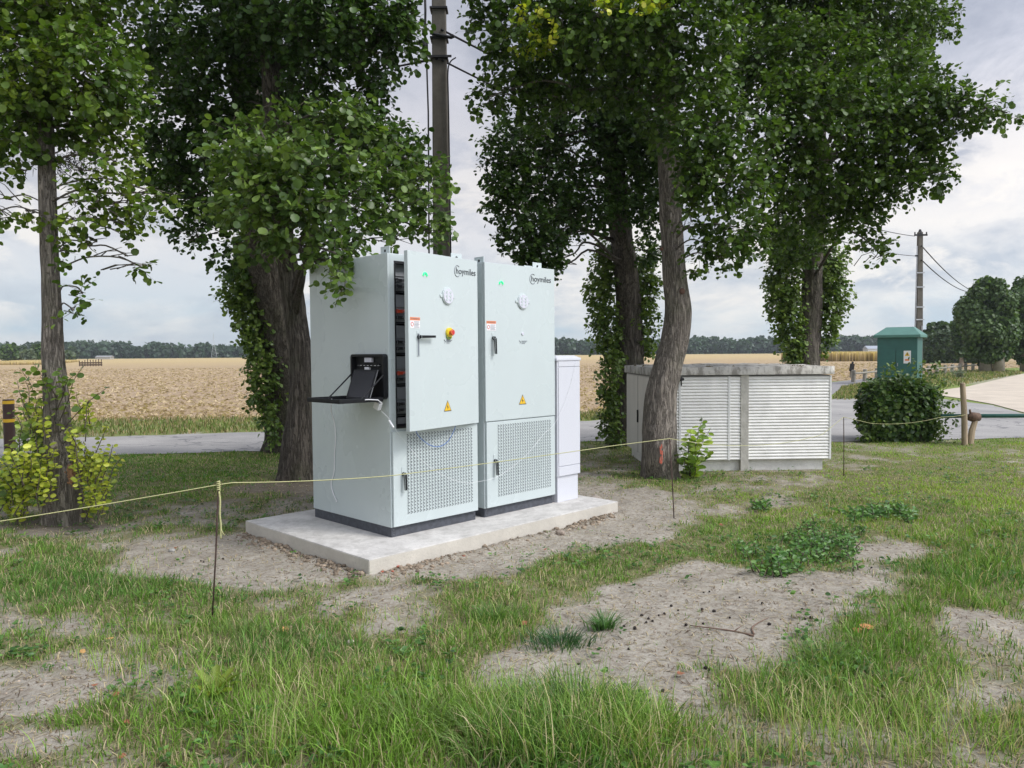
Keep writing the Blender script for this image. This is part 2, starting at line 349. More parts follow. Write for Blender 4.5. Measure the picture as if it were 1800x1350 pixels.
# darker soil under the trees at the left, paler in the open
dark_soil=np.clip(sm(.5,1,1-((XX+3.2)/2.6)**2-((YY-9.6)/2.2)**2)*.9+sm(.0,1,1-((XX+4.4)/1.1)**2-((YY-7.4)/.8)**2)*.8,0,1)
gcol=np.stack([gd,dk,dark_soil],-1).reshape(-1,3)
def ground_b(t,b,co):
    a=t.n('ShaderNodeAttribute',attribute_name='Col').outputs['Color']; s=t.n('ShaderNodeSeparateColor'); t.l(a,s.inputs[0])
    n1=t.noise(co,3.5,8,.65); n2=t.noise(co,30,8,.7); n3=t.noise(co,140,4,.7); n4=t.noise(t.mapping(co,(1,2.2,1)),75,5,.7,1.2)
    d=t.mix(t.ramp(n1,[(.3,0),(.7,1)]),(.25,.228,.19),(.44,.405,.345))
    d=t.mix(t.math('MULTIPLY',t.ramp(n2,[(.46,0),(.64,1)]),.7),d,(.18,.14,.105))
    d=t.mix(t.math('MULTIPLY',t.ramp(n3,[(.58,0),(.7,1)]),.45),d,(.12,.09,.065))
    d=t.mix(t.math('MULTIPLY',t.ramp(n4,[(.58,0),(.66,1)]),.5),d,(.55,.49,.39))
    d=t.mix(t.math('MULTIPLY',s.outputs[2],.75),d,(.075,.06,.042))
    g=t.mix(t.ramp(n2,[(.35,0),(.65,1)]),(.075,.095,.028),(.22,.20,.11))
    g=t.mix(t.math('MULTIPLY',t.ramp(n4,[(.5,0),(.62,1)]),.6),g,(.30,.26,.15))
    far=t.mix(t.ramp(n1,[(.35,0),(.65,1)]),(.13,.19,.04),(.23,.26,.09))
    f=t.ramp(t.math('ADD',s.outputs[0],t.math('MULTIPLY_ADD',n2,.5,-.25)),[(.25,0),(.7,1)])
    sy=t.n('ShaderNodeSeparateXYZ'); t.l(co,sy.inputs[0]); ff=t.math('MULTIPLY_ADD',sy.outputs[1],.12,-1.3,clamp=True)
    g=t.mix(ff,g,far); c=t.mix(f,d,g); t.l(c,b.inputs['Base Color'])
    bp=t.n('ShaderNodeBump'); bp.inputs['Strength'].default_value=.7; bp.inputs['Distance'].default_value=.02
    t.l(t.math('ADD',n2,t.math('MULTIPLY',n3,.5)),bp.inputs['Height']); t.l(bp.outputs[0],b.inputs['Normal'])
M_ground=mat('soil_and_turf',rough=1,spec=.1,build=ground_b)
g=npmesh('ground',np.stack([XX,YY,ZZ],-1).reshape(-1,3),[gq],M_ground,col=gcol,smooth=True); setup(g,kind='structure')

def sheet(name,pts,z,m,kind='structure'):
    b=MB(); b.add([(p[0],p[1],z) for p in pts],[tuple(range(len(pts)))]); o=b.build(name,m)
    if o.data.polygons[0].normal.z<0: o.data.flip_normals()
    return setup(o,kind=kind)
def asph_b(t,b,co):
    n=t.noise(co,.6,6,.6); n2=t.noise(co,55,5,.7); vo=t.n('ShaderNodeTexVoronoi',feature='DISTANCE_TO_EDGE'); v=t.mapping(co,(.25,.6,1)); 
    w=t.n('ShaderNodeVectorMath',operation='ADD'); t.l(v,w.inputs[0]); nn=t.n('ShaderNodeTexNoise'); nn.inputs['Scale'].default_value=1.2; t.l(co,nn.inputs['Vector']); t.l(nn.outputs['Color'],w.inputs[1])
    t.l(w.outputs[0],vo.inputs['Vector']); vo.inputs['Scale'].default_value=1
    c=t.mix(t.ramp(n,[(.35,0),(.65,1)]),(.27,.26,.25),(.37,.355,.335)); c=t.mix(t.math('MULTIPLY',t.ramp(n2,[(.45,0),(.65,1)]),.45),c,(.14,.14,.15))
    c=t.mix(t.math('MULTIPLY',t.math('SUBTRACT',1,t.ramp(vo.outputs['Distance'],[(0,0),(.02,1)])),.7),c,(.09,.09,.1))
    t.l(c,b.inputs['Base Color'])
M_asph=mat('worn_asphalt',rough=.9,spec=.25,build=asph_b)
def fld_b(t,b,co):
    n=t.noise(co,.05,5,.6); n2=t.noise(co,5.5,7,.75,.6); n3=t.noise(t.mapping(co,(1,.35,1)),1.1,6,.7)
    c=t.mix(t.ramp(n2,[(.38,0),(.60,1)]),(.17,.115,.075),(.46,.35,.24)); c=t.mix(t.ramp(n,[(.4,0),(.7,.35)]),c,(.46,.33,.17))
    c=t.mix(t.math('MULTIPLY',t.ramp(n3,[(.5,0),(.7,1)]),.45),c,(.50,.42,.31))
    sy=t.n('ShaderNodeSeparateXYZ'); t.l(co,sy.inputs[0]); c=t.mix(t.math('MULTIPLY_ADD',sy.outputs[1],.008,-.55,clamp=True),c,(.45,.345,.18))
    t.l(c,b.inputs['Base Color']); bp=t.n('ShaderNodeBump'); bp.inputs['Strength'].default_value=.8; bp.inputs['Distance'].default_value=.08; t.l(n2,bp.inputs['Height']); t.l(bp.outputs[0],b.inputs['Normal'])
M_field=mat('stubble_soil',rough=1,spec=.1,build=fld_b)
M_yard=mat('pale_gravel',(.52,.455,.375),1,var=.18,vscale=1.2,bump=.4,bscale=40,spec=.1)
M_grav=mat('grey_gravel',(.27,.26,.26),1,var=.35,vscale=14,spec=.1)
road=[(-60,3.4),(-8.15,12.2),(-4.2,12.85),(-1,13.45),(1.44,13.85),(5.8,13.5),(9.2,13.85),(60,14.5),(60,30)]
road+=[tuple(G(x,y)[:2]) for x,y in [(1800,728),(1740,712),(1660,702),(1550,702),(1470,700),(1440,696)]]+[(7.5,21.5),(1.86,18),(-5.3,16),(-7.95,15.3),(-60,4.9+4)]
rr=[]
for i,(x,y) in enumerate(road):   # a ragged edge
    x2,y2=road[(i+1)%len(road)]; n=max(1,int(min(60,math.hypot(x2-x,y2-y)/.3)))
    for k in range(n):
        f=k/n; qx,qy=x+(x2-x)*f,y+(y2-y)*f; rr.append((qx+random.uniform(-.03,.03),qy+random.uniform(-.06,.06)))
sheet('road',rr,.008,M_asph)
fld=[(-700,-30),(-60,13.5),(-8.4,19.3),(1.9,20.0),(6,24),(12,36),(17.5,40.5),(26,49),(38,62),(60,75),(400,150),(800,380),(0,380),(-800,380)]
sheet('field',fld,.004,M_field)
sheet('far_meadow',[(-900,380.2),(900,380.2),(900,700),(-900,700)],.006,mat('far_meadow',(.15,.19,.07),1,var=.2,vscale=.02,spec=.1))
sheet('gravel_lane',[tuple(G(x,y)[:2]) for x,y in [(1440,698),(1463,694),(1480,682),(1550,668),(1552,663),(1462,672),(1400,676)]],.012,M_grav)
yd=[tuple(G(x,y)[:2]) for x,y in [(1655,686),(1700,680),(1800,657),(1950,640),(1980,745),(1800,726),(1745,711),(1690,701),(1640,694)]]
sheet('gravel_yard',yd,.016,M_yard)

# straw stubble tufts standing on the near part of the field
def stubble():
    n=38000; y=19.4+ (rng.random(n)**1.7)*75; x=(rng.random(n)*2-1)*(y*.78+3); k=(y>20.5)|(x<3)
    # stay inside the field
    lim=np.interp(x,[-60,-8.4,1.9,6,12,17.5,26,38,60],[13.5,19.3,20,24,36,40.5,49,62,75]); k=y>lim+.15; x,y=x[k],y[k]; n=len(x)
    a=rng.random(n)*6.28; w=.025+.05*rng.random(n)+y*.0012; h=(.03+.05*rng.random(n)); t=rng.random(n)
    c0=np.stack([x-np.cos(a)*w,y-np.sin(a)*w,np.full(n,.004)],-1); c1=np.stack([x+np.cos(a)*w,y+np.sin(a)*w,np.full(n,.004)],-1)
    c2=np.stack([x+(rng.random(n)-.5)*.1,y+(rng.random(n)-.5)*.1,h],-1)
    V=np.stack([c0,c1,c2],1).reshape(-1,3); col=np.array([.26,.19,.12])+t[:,None]*np.array([.32,.28,.20]); col=np.repeat(col,3,0)
    o=npmesh('stubble',V,[np.arange(n*3).reshape(n,3)],M_grass,col=col); setup(o,'pale straw stubble covering the harvested field',kind='stuff')
stubble()

# ------------------------------------------------------------------ leaves
def leafmesh(name,pos,tip,nrm,size,col,parent,narrow=1.0,m=None):
    n=len(pos); tip=tip/np.linalg.norm(tip,axis=1,keepdims=True); s=np.cross(nrm,tip); s/=np.maximum(np.linalg.norm(s,axis=1,keepdims=True),1e-6); u=np.cross(tip,s)
    prof=[(0,0,0),(.34,.16,.05),(.5,.52,.10),(.34,.86,.04),(0,1,-.03),(-.34,.86,.04),(-.5,.52,.10),(-.34,.16,.05)]
    sz=size[:,None]; V=np.stack([pos+s*(a*narrow)*sz+tip*b*sz+u*c*sz for a,b,c in prof],1).reshape(-1,3)
    k=np.arange(n)[:,None]*8; f=np.concatenate([k+np.array([[0,1,2,3,4]]),k+np.array([[0,4,5,6,7]])])
    C=np.repeat(col,8,0); return npmesh(name,V,[f],m or M_leaf,parent,col=C)
def unit(n): v=rng.normal(size=(n,3)); return v/np.linalg.norm(v,axis=1,keepdims=True)
PAL={'dark':[(.012,.034,.007),(.038,.084,.014),(.100,.175,.033)],'mid':[(.012,.034,.005),(.045,.092,.011),(.120,.195,.028)],'yel':[(.022,.052,.008),(.068,.130,.016),(.165,.245,.035)],
     'lime':[(.12,.18,.02),(.30,.36,.035),(.48,.50,.06)],'ivy':[(.020,.050,.012),(.055,.100,.022),(.125,.180,.035)],'far':[(.022,.045,.020),(.045,.080,.030),(.075,.115,.045)],'willow':[(.07,.10,.06),(.12,.16,.09),(.17,.21,.13)]}
def pal(name,t,var=.26):
    p=np.array(PAL[name]); t=np.clip(t,0,1)[:,None]; c=np.where(t<.5,p[0]+(p[1]-p[0])*t*2,p[1]+(p[2]-p[1])*(t*2-1))
    return np.clip(c*(1+(rng.random((len(t),1))-.5)*2*var),0,1)
def crown_leaves(blobs,leaf=.078,palette='dark',dens=1.0,gap=.42,freq=1.9,seed=0,droop=.35,per=8):
    """blobs: (centre, radii(3), density). Leaves sit on short twigs that point outward; noise opens gaps."""
    PO=[];TI=[];NO=[];SZ=[];TT=[];TW=[]
    for c,rad,dn in blobs:
        c=np.array(c); rad=np.array(rad,float); rm=rad.mean(); n=int(3600*dens*dn*rm*rm*(.078/leaf)**2/per)+3
        d=unit(n); rr=rng.random(n)**(1/2.2); p=c+d*rr[:,None]*rad
        q=fbm(p[:,0]*freq,p[:,1]*freq,p[:,2]*freq,s=seed,o=3); k=(q>gap-.14*(1-rr)); p=p[k];d=d[k];rr=rr[k]; n=len(p)
        if n==0: continue
        dirn=d*.8+unit(n)*.7; dirn[:,2]-=droop*.5; dirn/=np.linalg.norm(dirn,axis=1,keepdims=True)
        L=leaf*(1.6+rng.random(n)*2.4); tw=rng.random(n)
        for j in range(per):
            f=(j+rng.random(n)*.6)/per; side=unit(n)
            pp=p+dirn*(L*f)[:,None]+side*leaf*.35; tip=dirn*.5+side*.9; tip[:,2]-=droop
            nm=unit(n)*.6+d*.35; nm[:,2]+=.8
            PO.append(pp);TI.append(tip);NO.append(nm);SZ.append(leaf*(.42+rng.random(n)*.85)); TT.append(.15+.5*tw+.35*rng.random(n)*1.0+ .2*(rr-.7))
        TW.append(np.stack([p,p+dirn*L[:,None]],1))
    return map(np.concatenate,(PO,TI,NO,SZ,TT,TW))
def ribbon(name,TW,r,parent,m):
    """thin three-sided twigs"""
    a,b=TW[:,0],TW[:,1]; n=len(a); t=b-a; u=np.cross(t,unit(n)); u/=np.linalg.norm(u,axis=1,keepdims=True); w=np.cross(t,u); w/=np.linalg.norm(w,axis=1,keepdims=True)
    V=np.stack([a+u*r,a-u*r*.5+w*r*.87,a-u*r*.5-w*r*.87,b],1).reshape(-1,3); k=np.arange(n)[:,None]*4
    f=np.concatenate([k+np.array([[0,1,3]]),k+np.array([[1,2,3]]),k+np.array([[2,0,3]])]); return npmesh(name,V,[f],m,parent)
def trunk_mesh(name,path,radii,parent,m,n=44,wob=.13,seed=0,flare=0,knots=()):
    pts=smooth_path(path,10); rs=np.interp(np.linspace(0,1,len(pts)),np.linspace(0,1,len(radii)),radii)
    V=[];k=0; fine=[]; 
    for i in range(len(pts)-1):
        for q in range(3): f=q/3; fine.append((pts[i]*(1-f)+pts[i+1]*f,rs[i]*(1-f)+rs[i+1]*f))
    fine.append((pts[-1],rs[-1])); z0=fine[0][0][2]
    an=np.arange(n)/n*2*np.pi; rows=[]
    for p,r in fine:
        hgt=p[2]-z0; fl=1+flare*math.exp(-max(hgt,0)/.16)*(1+.35*np.sin(an*5+seed))
        ca,sa=np.cos(an),np.sin(an)
        w=1+wob*(fbm(ca*1.3+seed*3.1,sa*1.3+9,np.full(n,hgt*1.7),s=seed,o=3)-.5)*2+ .10*(fbm(ca*6+seed,sa*6+9,np.full(n,hgt*3.0),s=seed+5,o=2)-.5)*2
        rows.append(np.stack([p[0]+ca*r*w*fl,p[1]+sa*r*w*fl,np.full(n,p[2])],-1))
    V=np.concatenate(rows); m_=len(rows); I=np.arange(m_*n).reshape(m_,n); J=np.roll(I,-1,1)
    f=np.stack([I[:-1],J[:-1],J[1:],I[1:]],-1).reshape(-1,4)
    o=npmesh(name,V,[f],m,parent,smooth=True)
    return o
def limb_path(a,b,sag=.12,n=4):
    a=np.array(a);b=np.array(b); L=np.linalg.norm(b-a); out=[a]
    for i in range(1,n): f=i/n; out.append(a+(b-a)*f+np.array([0,0,1])*L*sag*math.sin(math.pi*f)+rng.normal(size=3)*L*.035)
    return out+[b]
def B(px,py,r,Y,dn=1.0,zs=1.0,ds=1.0):
    """crown lump: photo position, radius in photo pixels, distance"""
    c=P(px,py,Y); m=r*Y/F; return (c,(m,m*ds,m*zs),dn)
def tree(name,label,group,trunks,blobs,palette,barkm,leaf=.078,dens=1.0,seed=0,gap=.42,cat='tree',freq=1.9,hue=None,limbs=True,flare=.35,extra=()):
    base=trunks[0][0][0]; root=empty(name,(base[0],base[1],0),0,label,cat,group); off=-np.array([base[0],base[1],0])
    for i,(path,rad) in enumerate(trunks): trunk_mesh('trunk',[np.array(p)+off for p in path],rad,root,barkm,seed=seed+i*7,flare=flare)
    mb=MB()
    if limbs:
        for bi,(c,rad,dn) in enumerate(blobs):
            # start from the trunk point below the lump
            best=None
            for path,rr in trunks:
                for q in smooth_path(path,6):
                    d=np.linalg.norm((c-q)*np.array([1,1,1.6]))+ (2 if q[2]>c[2]+.2 else 0)+(3 if q[2]<1.9 else 0)
                    if best is None or d<best[0]: best=(d,q)
            L=np.linalg.norm(c-best[1]); pth=smooth_path(limb_path(best[1]+off,c+off),3); r0=min(.034,.005+.010*L)*min(1,.35+.65*dn)
            mb.tube(pth,list(np.linspace(r0,.008,len(pth))),7)
            for k in range(5):
                e=c+unit(1)[0]*np.array(rad)*.8; s=best[1]+(c-best[1])*random.uniform(.55,1); pth=limb_path(s+off,e+off,.05,3); mb.tube(pth,[.006,.005,.004,.002],5)
        mb.build('branches',barkm,root,smooth=True)
    PO,TI,NO,SZ,TT,TW=crown_leaves(blobs,leaf,palette,dens,gap,freq,seed)
    col=pal(palette,TT)
    if hue is not None: col=hue(PO,col)
    leafmesh('crown',PO+off,TI,NO,SZ,col,root)
    ribbon('twigs',TW+off,.0028,root,M_twig)
    return root

def tp(*pts): return [P(x,y,Y) for x,y,Y in pts]
def gp(px,py): q=G(px,py); return np.array([q[0],q[1],-.06])

# --- the left tree ---------------------------------------------------
yA=7.5
def T(base,rest): return [gp(*base)]+[P(*q) for q in rest]
trA=T((118,912),[(112,850,7.5),(103,770,7.5),(99,700,7.5),(93,620,7.5),(92,560,7.5),(89,480,7.5),(84,380,7.5),(80,250,7.5),(76,120,7.6),(74,0,7.7),(74,-250,7.8),(74,-500,7.8)])
rA=[.17,.155,.128,.108,.100,.088,.080,.078,.074,.07,.065,.055,.02]
blA=[B(40,40,75,7.6),B(130,30,80,7.3),B(200,60,55,7.5),B(60,120,80,7.2),B(150,125,75,7.1),B(205,160,48,7.5),B(30,195,60,7.3),B(110,200,60,7.6),B(190,225,50,7.4),B(60,235,40,7.8,.8),B(150,265,34,7.5,.7),B(-30,100,90,7.6),
     B(-40,230,60,7.6),B(205,285,30,7.3,.8),B(50,258,30,7.3,.8),B(-60,10,100,7.5),B(90,-60,110,7.6,.8),B(200,-40,80,7.6,.8),B(20,-180,140,7.8,.6),B(150,-200,140,7.8,.6),B(80,-340,140,7.8,.5),B(-120,-60,120,7.6,.6),
     B(10,350,42,7.4,.45),B(-20,380,34,7.4,.45),B(45,370,24,7.3,.4),B(150,345,36,7.3,.5),B(200,360,40,7.2,.55),B(250,355,34,7.2,.5),B(225,395,34,7.3,.45),B(130,385,34,7.2,.5),B(170,425,26,7.3,.35),B(225,450,22,7.3,.28),B(250,470,14,7.3,.25),B(285,340,22,7.3,.3),B(110,440,18,7.2,.3),
     B(145,515,12,7.2,.32),B(130,545,11,7.2,.3),B(30,300,26,7.6,.3),B(150,300,24,7.4,.4)]
hueA=lambda p,c: c*np.where((vn(p[:,0]*2.2,p[:,1]*2.2,p[:,2]*2.2,s=5)>.62)[:,None],np.array([1.25,1.12,.9]),1)
tA=tree('roadside_tree','slender leaning tree with yellowish green crown and a cut wound low on its trunk','roadside trees',[(trA,rA)],blA,'yel',M_bark,seed=1,dens=1.25,gap=.40,leaf=.062,hue=hueA)
offA=-np.array([trA[0][0],trA[0][1],0])
w=MB(); c=P(127,832,7.29)+offA
for i in range(90):
    u=random.gauss(0,.028); v=random.gauss(0,.045); L=random.uniform(.02,.05); w.tube([(c[0]+u,c[1]-.012+abs(u)*.5,c[2]+v-L*.5),(c[0]+u*1.05,c[1]-.022+abs(u)*.5,c[2]+v),(c[0]+u*1.1,c[1]-.010+abs(u)*.5,c[2]+v+L*.5)],[.003,.008,.003],5)
w.tube([(c[0]+.07+.012*math.sin(q*3),c[1]-.01,c[2]+.13-q*.26) for q in np.linspace(0,1,8)],[.01,.016,.022,.024,.022,.02,.014,.008],8,1)
w.build('cut_wound',[mat('raw_wood',(.36,.20,.11),.9,var=.4,vscale=40,bump=.5),M_bark],tA,smooth=True)
w=MB(); c=P(97,782,7.38)+offA; w.disc(c,.032,(-.3,-1,.1),.03,12); w.build('branch_stub',mat('stub_wood',(.4,.34,.27),.9,var=.3,vscale=40),tA)
nb=MB(); c=P(118,290,7.9)+offA
for i in range(260):
    s=c+rng.normal(size=3)*np.array([.14,.08,.06]); d=unit(1)[0]*.09; nb.tube([s,s+d],[.004,.001],3,cap=False)
nb.build('needle_tuft',mat('dark_needles',(.012,.018,.012),.8),tA)

# --- the twin trunks behind the cabinets ---------------------------------
trB=T((522,842),[(524,790,9.9),(530,700,9.9),(528,620,9.9),(520,560,9.9),(508,480,9.9),(498,420,9.8),(488,300,9.6),(478,150,9.4),(470,0,9.3),(465,-250,9.3),(460,-450,9.3)])
rB=[.26,.21,.155,.145,.14,.135,.13,.12,.11,.10,.08,.05]
trB2=T((500,792),[(500,740,12.6),(500,680,12.4),(496,600,12.2),(486,530,12.0),(470,470,11.8),(458,400,11.6),(440,250,11.4),(430,80,11.2),(420,-150,11)])
rB2=[.34,.31,.31,.32,.31,.28,.24,.20,.17,.10]
blB=[B(290,40,75,10.5),B(380,30,85,9.5),B(480,20,80,9),B(580,20,80,8.6),B(660,30,62,8.6),B(700,70,45,8.6),B(280,130,62,10.5),B(370,120,80,9.8),B(470,110,75,10),B(560,100,75,9),B(640,110,60,8.8),B(690,20,42,8.6),B(650,170,34,9,.9),
 B(310,210,70,10),B(400,215,65,10.2),B(480,200,60,10.3),B(560,190,70,9.6),B(620,230,62,9),B(680,260,45,8.8),B(280,290,48,10),B(340,300,60,10),B(300,350,40,9.8,.6),B(350,390,45,9.8,.55),B(330,425,30,9.6,.35),B(400,350,50,10),B(410,430,45,10,.8),
 B(380,-70,140,9.8,.6),B(560,-80,140,9,.6),B(460,-230,170,9.4,.5),B(280,-90,120,10.4,.6),B(650,-90,90,8.9,.6),B(680,-230,120,9,.35),
 # the near bough that hangs over the cabinet
 B(470,260,58,6.9,1.1),B(420,300,42,6.9),B(500,320,62,6.7,1.1),B(560,290,58,6.7),B(450,350,52,6.8),B(530,375,56,6.6),B(600,340,58,6.8),B(660,320,48,7.2),B(610,400,46,7.0,.9),B(680,370,46,7.4,.8),B(730,330,40,7.6,.9),B(760,370,34,7.8,.8),B(775,310,24,7.8,.6),B(700,300,36,7.6),
 B(400,250,50,7.8),B(450,225,45,7.6),B(530,215,52,7.6),B(610,225,50,7.8),B(680,245,38,8.1),B(400,360,36,7.6,.8),B(560,430,32,6.9,.7),B(640,430,34,7.4,.5),B(700,420,34,7.6,.6),B(760,410,24,7.8,.5),B(480,410,34,6.7,.8),B(450,430,30,7.0,.7),B(600,460,17,6.35,.8),B(597,490,12,6.3,.8),B(602,508,8,6.3,.8),B(640,260,44,8),B(720,270,32,8.4,.8),B(740,300,24,8.2,.7),B(590,445,24,6.5,.7)]
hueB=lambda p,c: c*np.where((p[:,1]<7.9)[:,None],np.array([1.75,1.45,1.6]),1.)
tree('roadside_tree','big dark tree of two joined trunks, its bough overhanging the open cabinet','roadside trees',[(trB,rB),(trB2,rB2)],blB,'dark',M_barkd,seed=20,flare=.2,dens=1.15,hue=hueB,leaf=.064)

# --- the group at the right ---------------------------------
trD=T((1160,838),[(1161,800,9.75),(1160,750,9.75),(1161,700,9.75),(1172,650,9.75),(1186,600,9.75),(1192,550,9.75),(1187,500,9.75),(1183,450,9.75),(1180,400,9.75),(1177,320,9.7),(1172,200,9.6),(1168,60,9.5),(1160,-150,9.4),(1150,-400,9.3)])
rD=[.235,.225,.215,.195,.182,.172,.162,.148,.14,.138,.132,.125,.115,.09,.05]
blD=[B(960,30,70,8.6),B(900,60,45,8.6),B(860,30,40,8.8),B(1040,30,75,8.4),B(1130,20,80,8.4),B(1220,40,80,8.6),B(900,110,50,9),B(980,110,70,9.2),B(1070,110,80,9.4),B(1160,110,80,9.4),B(860,170,30,9,.8),B(930,190,60,9.4),B(1240,140,75,8.6),
 B(1240,240,66,8.3),B(1290,310,62,8.2),B(1230,330,42,8.3,.9),B(1300,400,50,8.6,.9),B(1250,430,38,9,.7),B(1220,300,40,8.2),B(1320,230,60,8.4),B(1280,450,26,9,.6),B(1215,390,26,8.6,.7),B(1170,200,56,8.9,.8),
 B(1050,-80,130,8.8,.6),B(1200,-90,140,8.8,.6),B(900,-70,90,8.8,.6),B(1120,-250,170,9,.5),B(960,-220,120,9,.4),B(1230,480,12,9.4,.3)]
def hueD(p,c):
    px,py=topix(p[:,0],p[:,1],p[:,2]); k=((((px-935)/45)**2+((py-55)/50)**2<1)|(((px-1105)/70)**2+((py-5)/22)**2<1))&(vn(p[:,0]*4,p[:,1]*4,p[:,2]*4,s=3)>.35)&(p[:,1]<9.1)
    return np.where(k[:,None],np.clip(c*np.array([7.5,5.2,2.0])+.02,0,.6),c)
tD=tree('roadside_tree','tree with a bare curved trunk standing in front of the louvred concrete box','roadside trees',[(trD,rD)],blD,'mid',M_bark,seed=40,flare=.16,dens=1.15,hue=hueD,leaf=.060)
offD=-np.array([trD[0][0],trD[0][1],0])
w=MB(); c=P(1161,800,9.47)+offD
for i in range(16):
    x=random.uniform(-.018,.022); z=random.uniform(-.11,.13); w.tube([(c[0]+x,c[1]-.012,c[2]+z),(c[0]+x+random.uniform(-.006,.006),c[1]-.012,c[2]+z+.05)],[.009,.004],5)
w.build('paint_mark',mat('red_paint_mark',(.55,.14,.09),.8,var=.3,vscale=60),tD)
for x,y,dr in [(1199,512,.03),(1163,437,.018)]:
    w=MB(); c=P(x,y,9.60)+offD; w.tube([c+np.array([0,.03,0]),c+np.array([0,-.012,0]),c+np.array([0,-.02,0])],[dr*1.5,dr*1.15,dr*.7],12)
    w.build('knot',mat('knot_wood',(.15,.085,.065),.9,var=.4,vscale=30),tD,smooth=True)
trC=T((1100,780),[(1101,700,13.4),(1107,640,13.3),(1106,560,13.2),(1100,480,13),(1090,410,12.8),(1082,340,12.6),(1078,220,12.4),(1085,60,12.2),(1085,-200,12)])
rC=[.30,.27,.25,.215,.19,.18,.17,.15,.12,.06]
blC=[B(900,250,50,11.5),B(960,260,60,12),B(1030,230,75,12.2),B(1100,250,70,12.3),B(900,320,42,11.5,.9),B(960,340,52,11.8),B(1030,330,60,12),B(1100,340,50,12.2),B(900,375,36,11.4,.8),B(955,400,34,11.3,.85),B(950,445,30,11.2,1.2),B(1000,380,40,11.8,1),B(920,420,34,11.2,1.1),B(970,430,26,11.2,1),B(880,350,30,11.3,1),
 B(1150,360,44,12.2),B(1160,270,60,12.4),B(1140,440,24,12.6,.7),B(870,290,20,11.5,.6),B(885,410,16,11.4,.5),B(1000,180,80,12),B(1110,180,80,12.2),B(1060,385,26,12,.5),B(935,462,20,11.2,.9),B(965,462,18,11.2,.9)]
tree('roadside_tree','thick ivy-clad tree rising behind the left end of the louvred concrete box','roadside trees',[(trC,rC)],blC,'dark',M_barkd,seed=60,dens=1.3,leaf=.062)
trE=T((1419,772),[(1418,700,14),(1418,640,14),(1424,560,14),(1428,480,13.8),(1432,400,13.6),(1436,300,13.4),(1440,150,13),(1440,0,12.8),(1440,-250,12.5)])
rE=[.30,.26,.235,.20,.165,.155,.14,.12,.09,.05]
blE=[B(1330,30,80,10.5),B(1420,20,85,10.5),B(1500,20,80,10.5),B(1570,30,70,11),B(1620,60,50,11.5,.8),B(1640,20,40,11.5,.7),B(1310,120,75,9.6),B(1390,110,80,9.6),B(1470,110,75,9.8),B(1540,120,70,10.2),B(1590,130,50,10.5,.9),
 B(1370,200,75,9.2),B(1440,200,75,9.2),B(1510,200,70,9.4),B(1580,190,55,9.4),B(1640,185,46,9.3,.9),B(1690,190,36,9.1,.85),B(1735,190,27,8.9,.8),B(1770,198,17,8.8,.7),B(1660,150,30,9.4,.7),B(1690,225,22,9.2,.6),
 B(1380,290,66,9.4),B(1450,290,66,9.6),B(1520,280,60,9.6),B(1580,260,50,9.6,.9),B(1630,270,36,9.4,.8),B(1640,315,24,9.3,.7),B(1595,315,32,9.4,.7),B(1670,300,16,9.2,.6),B(1380,370,52,10,.9),B(1440,370,50,10.4,.9),B(1500,350,46,10,.9),B(1545,345,36,9.8,.85),
 B(1530,390,28,9.8,.7),B(1555,420,15,9.6,.7),B(1550,450,11,9.6,.6),B(1470,410,40,12.4,.8),B(1400,430,46,13,.9),B(1350,420,30,12,.8),
 B(1400,-90,140,10.4,.6),B(1560,-80,120,10.6,.5),B(1480,-240,170,10.4,.5),B(1640,-60,60,11.5,.5),B(1320,-100,120,10.4,.6)]
tree('roadside_tree','wide-crowned tree reaching right, rising behind the right end of the louvred box','roadside trees',[(trE,rE)],blE,'mid',M_barkd,seed=80,dens=1.2,leaf=.059)

# --- ivy on the trunks -------------------------------------------------
def ivy(label,blobs,base,seed,leaf=.06,dens=1.6,palette='ivy'):
    root=empty('ivy',(base[0],base[1],0),0,label,'ivy','ivy climbing the tree trunks'); off=-np.array([base[0],base[1],0])
    PO,TI,NO,SZ,TT,TW=crown_leaves(blobs,leaf,palette,dens,.36,3.,seed,droop=.6,per=6)
    leafmesh('foliage',PO+off,TI,NO,SZ,np.clip(pal(palette,TT+.15)*1.35,0,1),root,narrow=1.05); ribbon('stems',TW+off,.003,root,M_twig); return root
def col_blobs(pts,Y,dn=1.0): return [B(x,y,r,Y,dn,1.25,.8) for x,y,r in pts]
ivy('ivy column hanging down the left side of the twin trunks',col_blobs([(450,440,42),(440,480,40),(430,510,36),(445,545,34),(455,580,30),(462,615,28),(462,650,26),(468,690,28),(458,720,20),(480,740,18),(485,765,14)],12.0),gp(478,790),3)
ivy('low ivy around the stem behind the left cabinet door of the concrete box',col_blobs([(1072,650,16),(1070,680,15),(1074,710,15),(1072,740,14),(1076,765,15)],12.9,1.3),gp(1074,785),4)
ivy('ivy on the left side of the thick trunk above the concrete box roof',col_blobs([(1070,440,20),(1065,470,26),(1058,505,24),(1062,540,24),(1068,575,24),(1074,610,20),(1078,632,14)],13.1,1.2),P(1078,640,13.1),5)
ivy('ivy on the right side of the thick trunk above the concrete box roof',col_blobs([(1130,450,20),(1134,485,20),(1136,520,22),(1132,555,22),(1134,590,18),(1128,615,12)],13.2,1.2),P(1128,640,13.2),6)
ivy('ivy on the left side of the rightmost roadside trunk',col_blobs([(1385,440,34),(1378,470,30),(1375,500,28),(1378,530,26),(1385,560,24),(1392,590,20),(1398,615,15),(1400,632,12)],13.8,1.2),P(1398,640,13.8),7)
ivy('ivy on the right side of the rightmost roadside trunk',col_blobs([(1450,450,30),(1458,485,28),(1462,520,26),(1460,555,20),(1452,585,14),(1448,610,9)],14.0,1.2),P(1450,640,14),8)

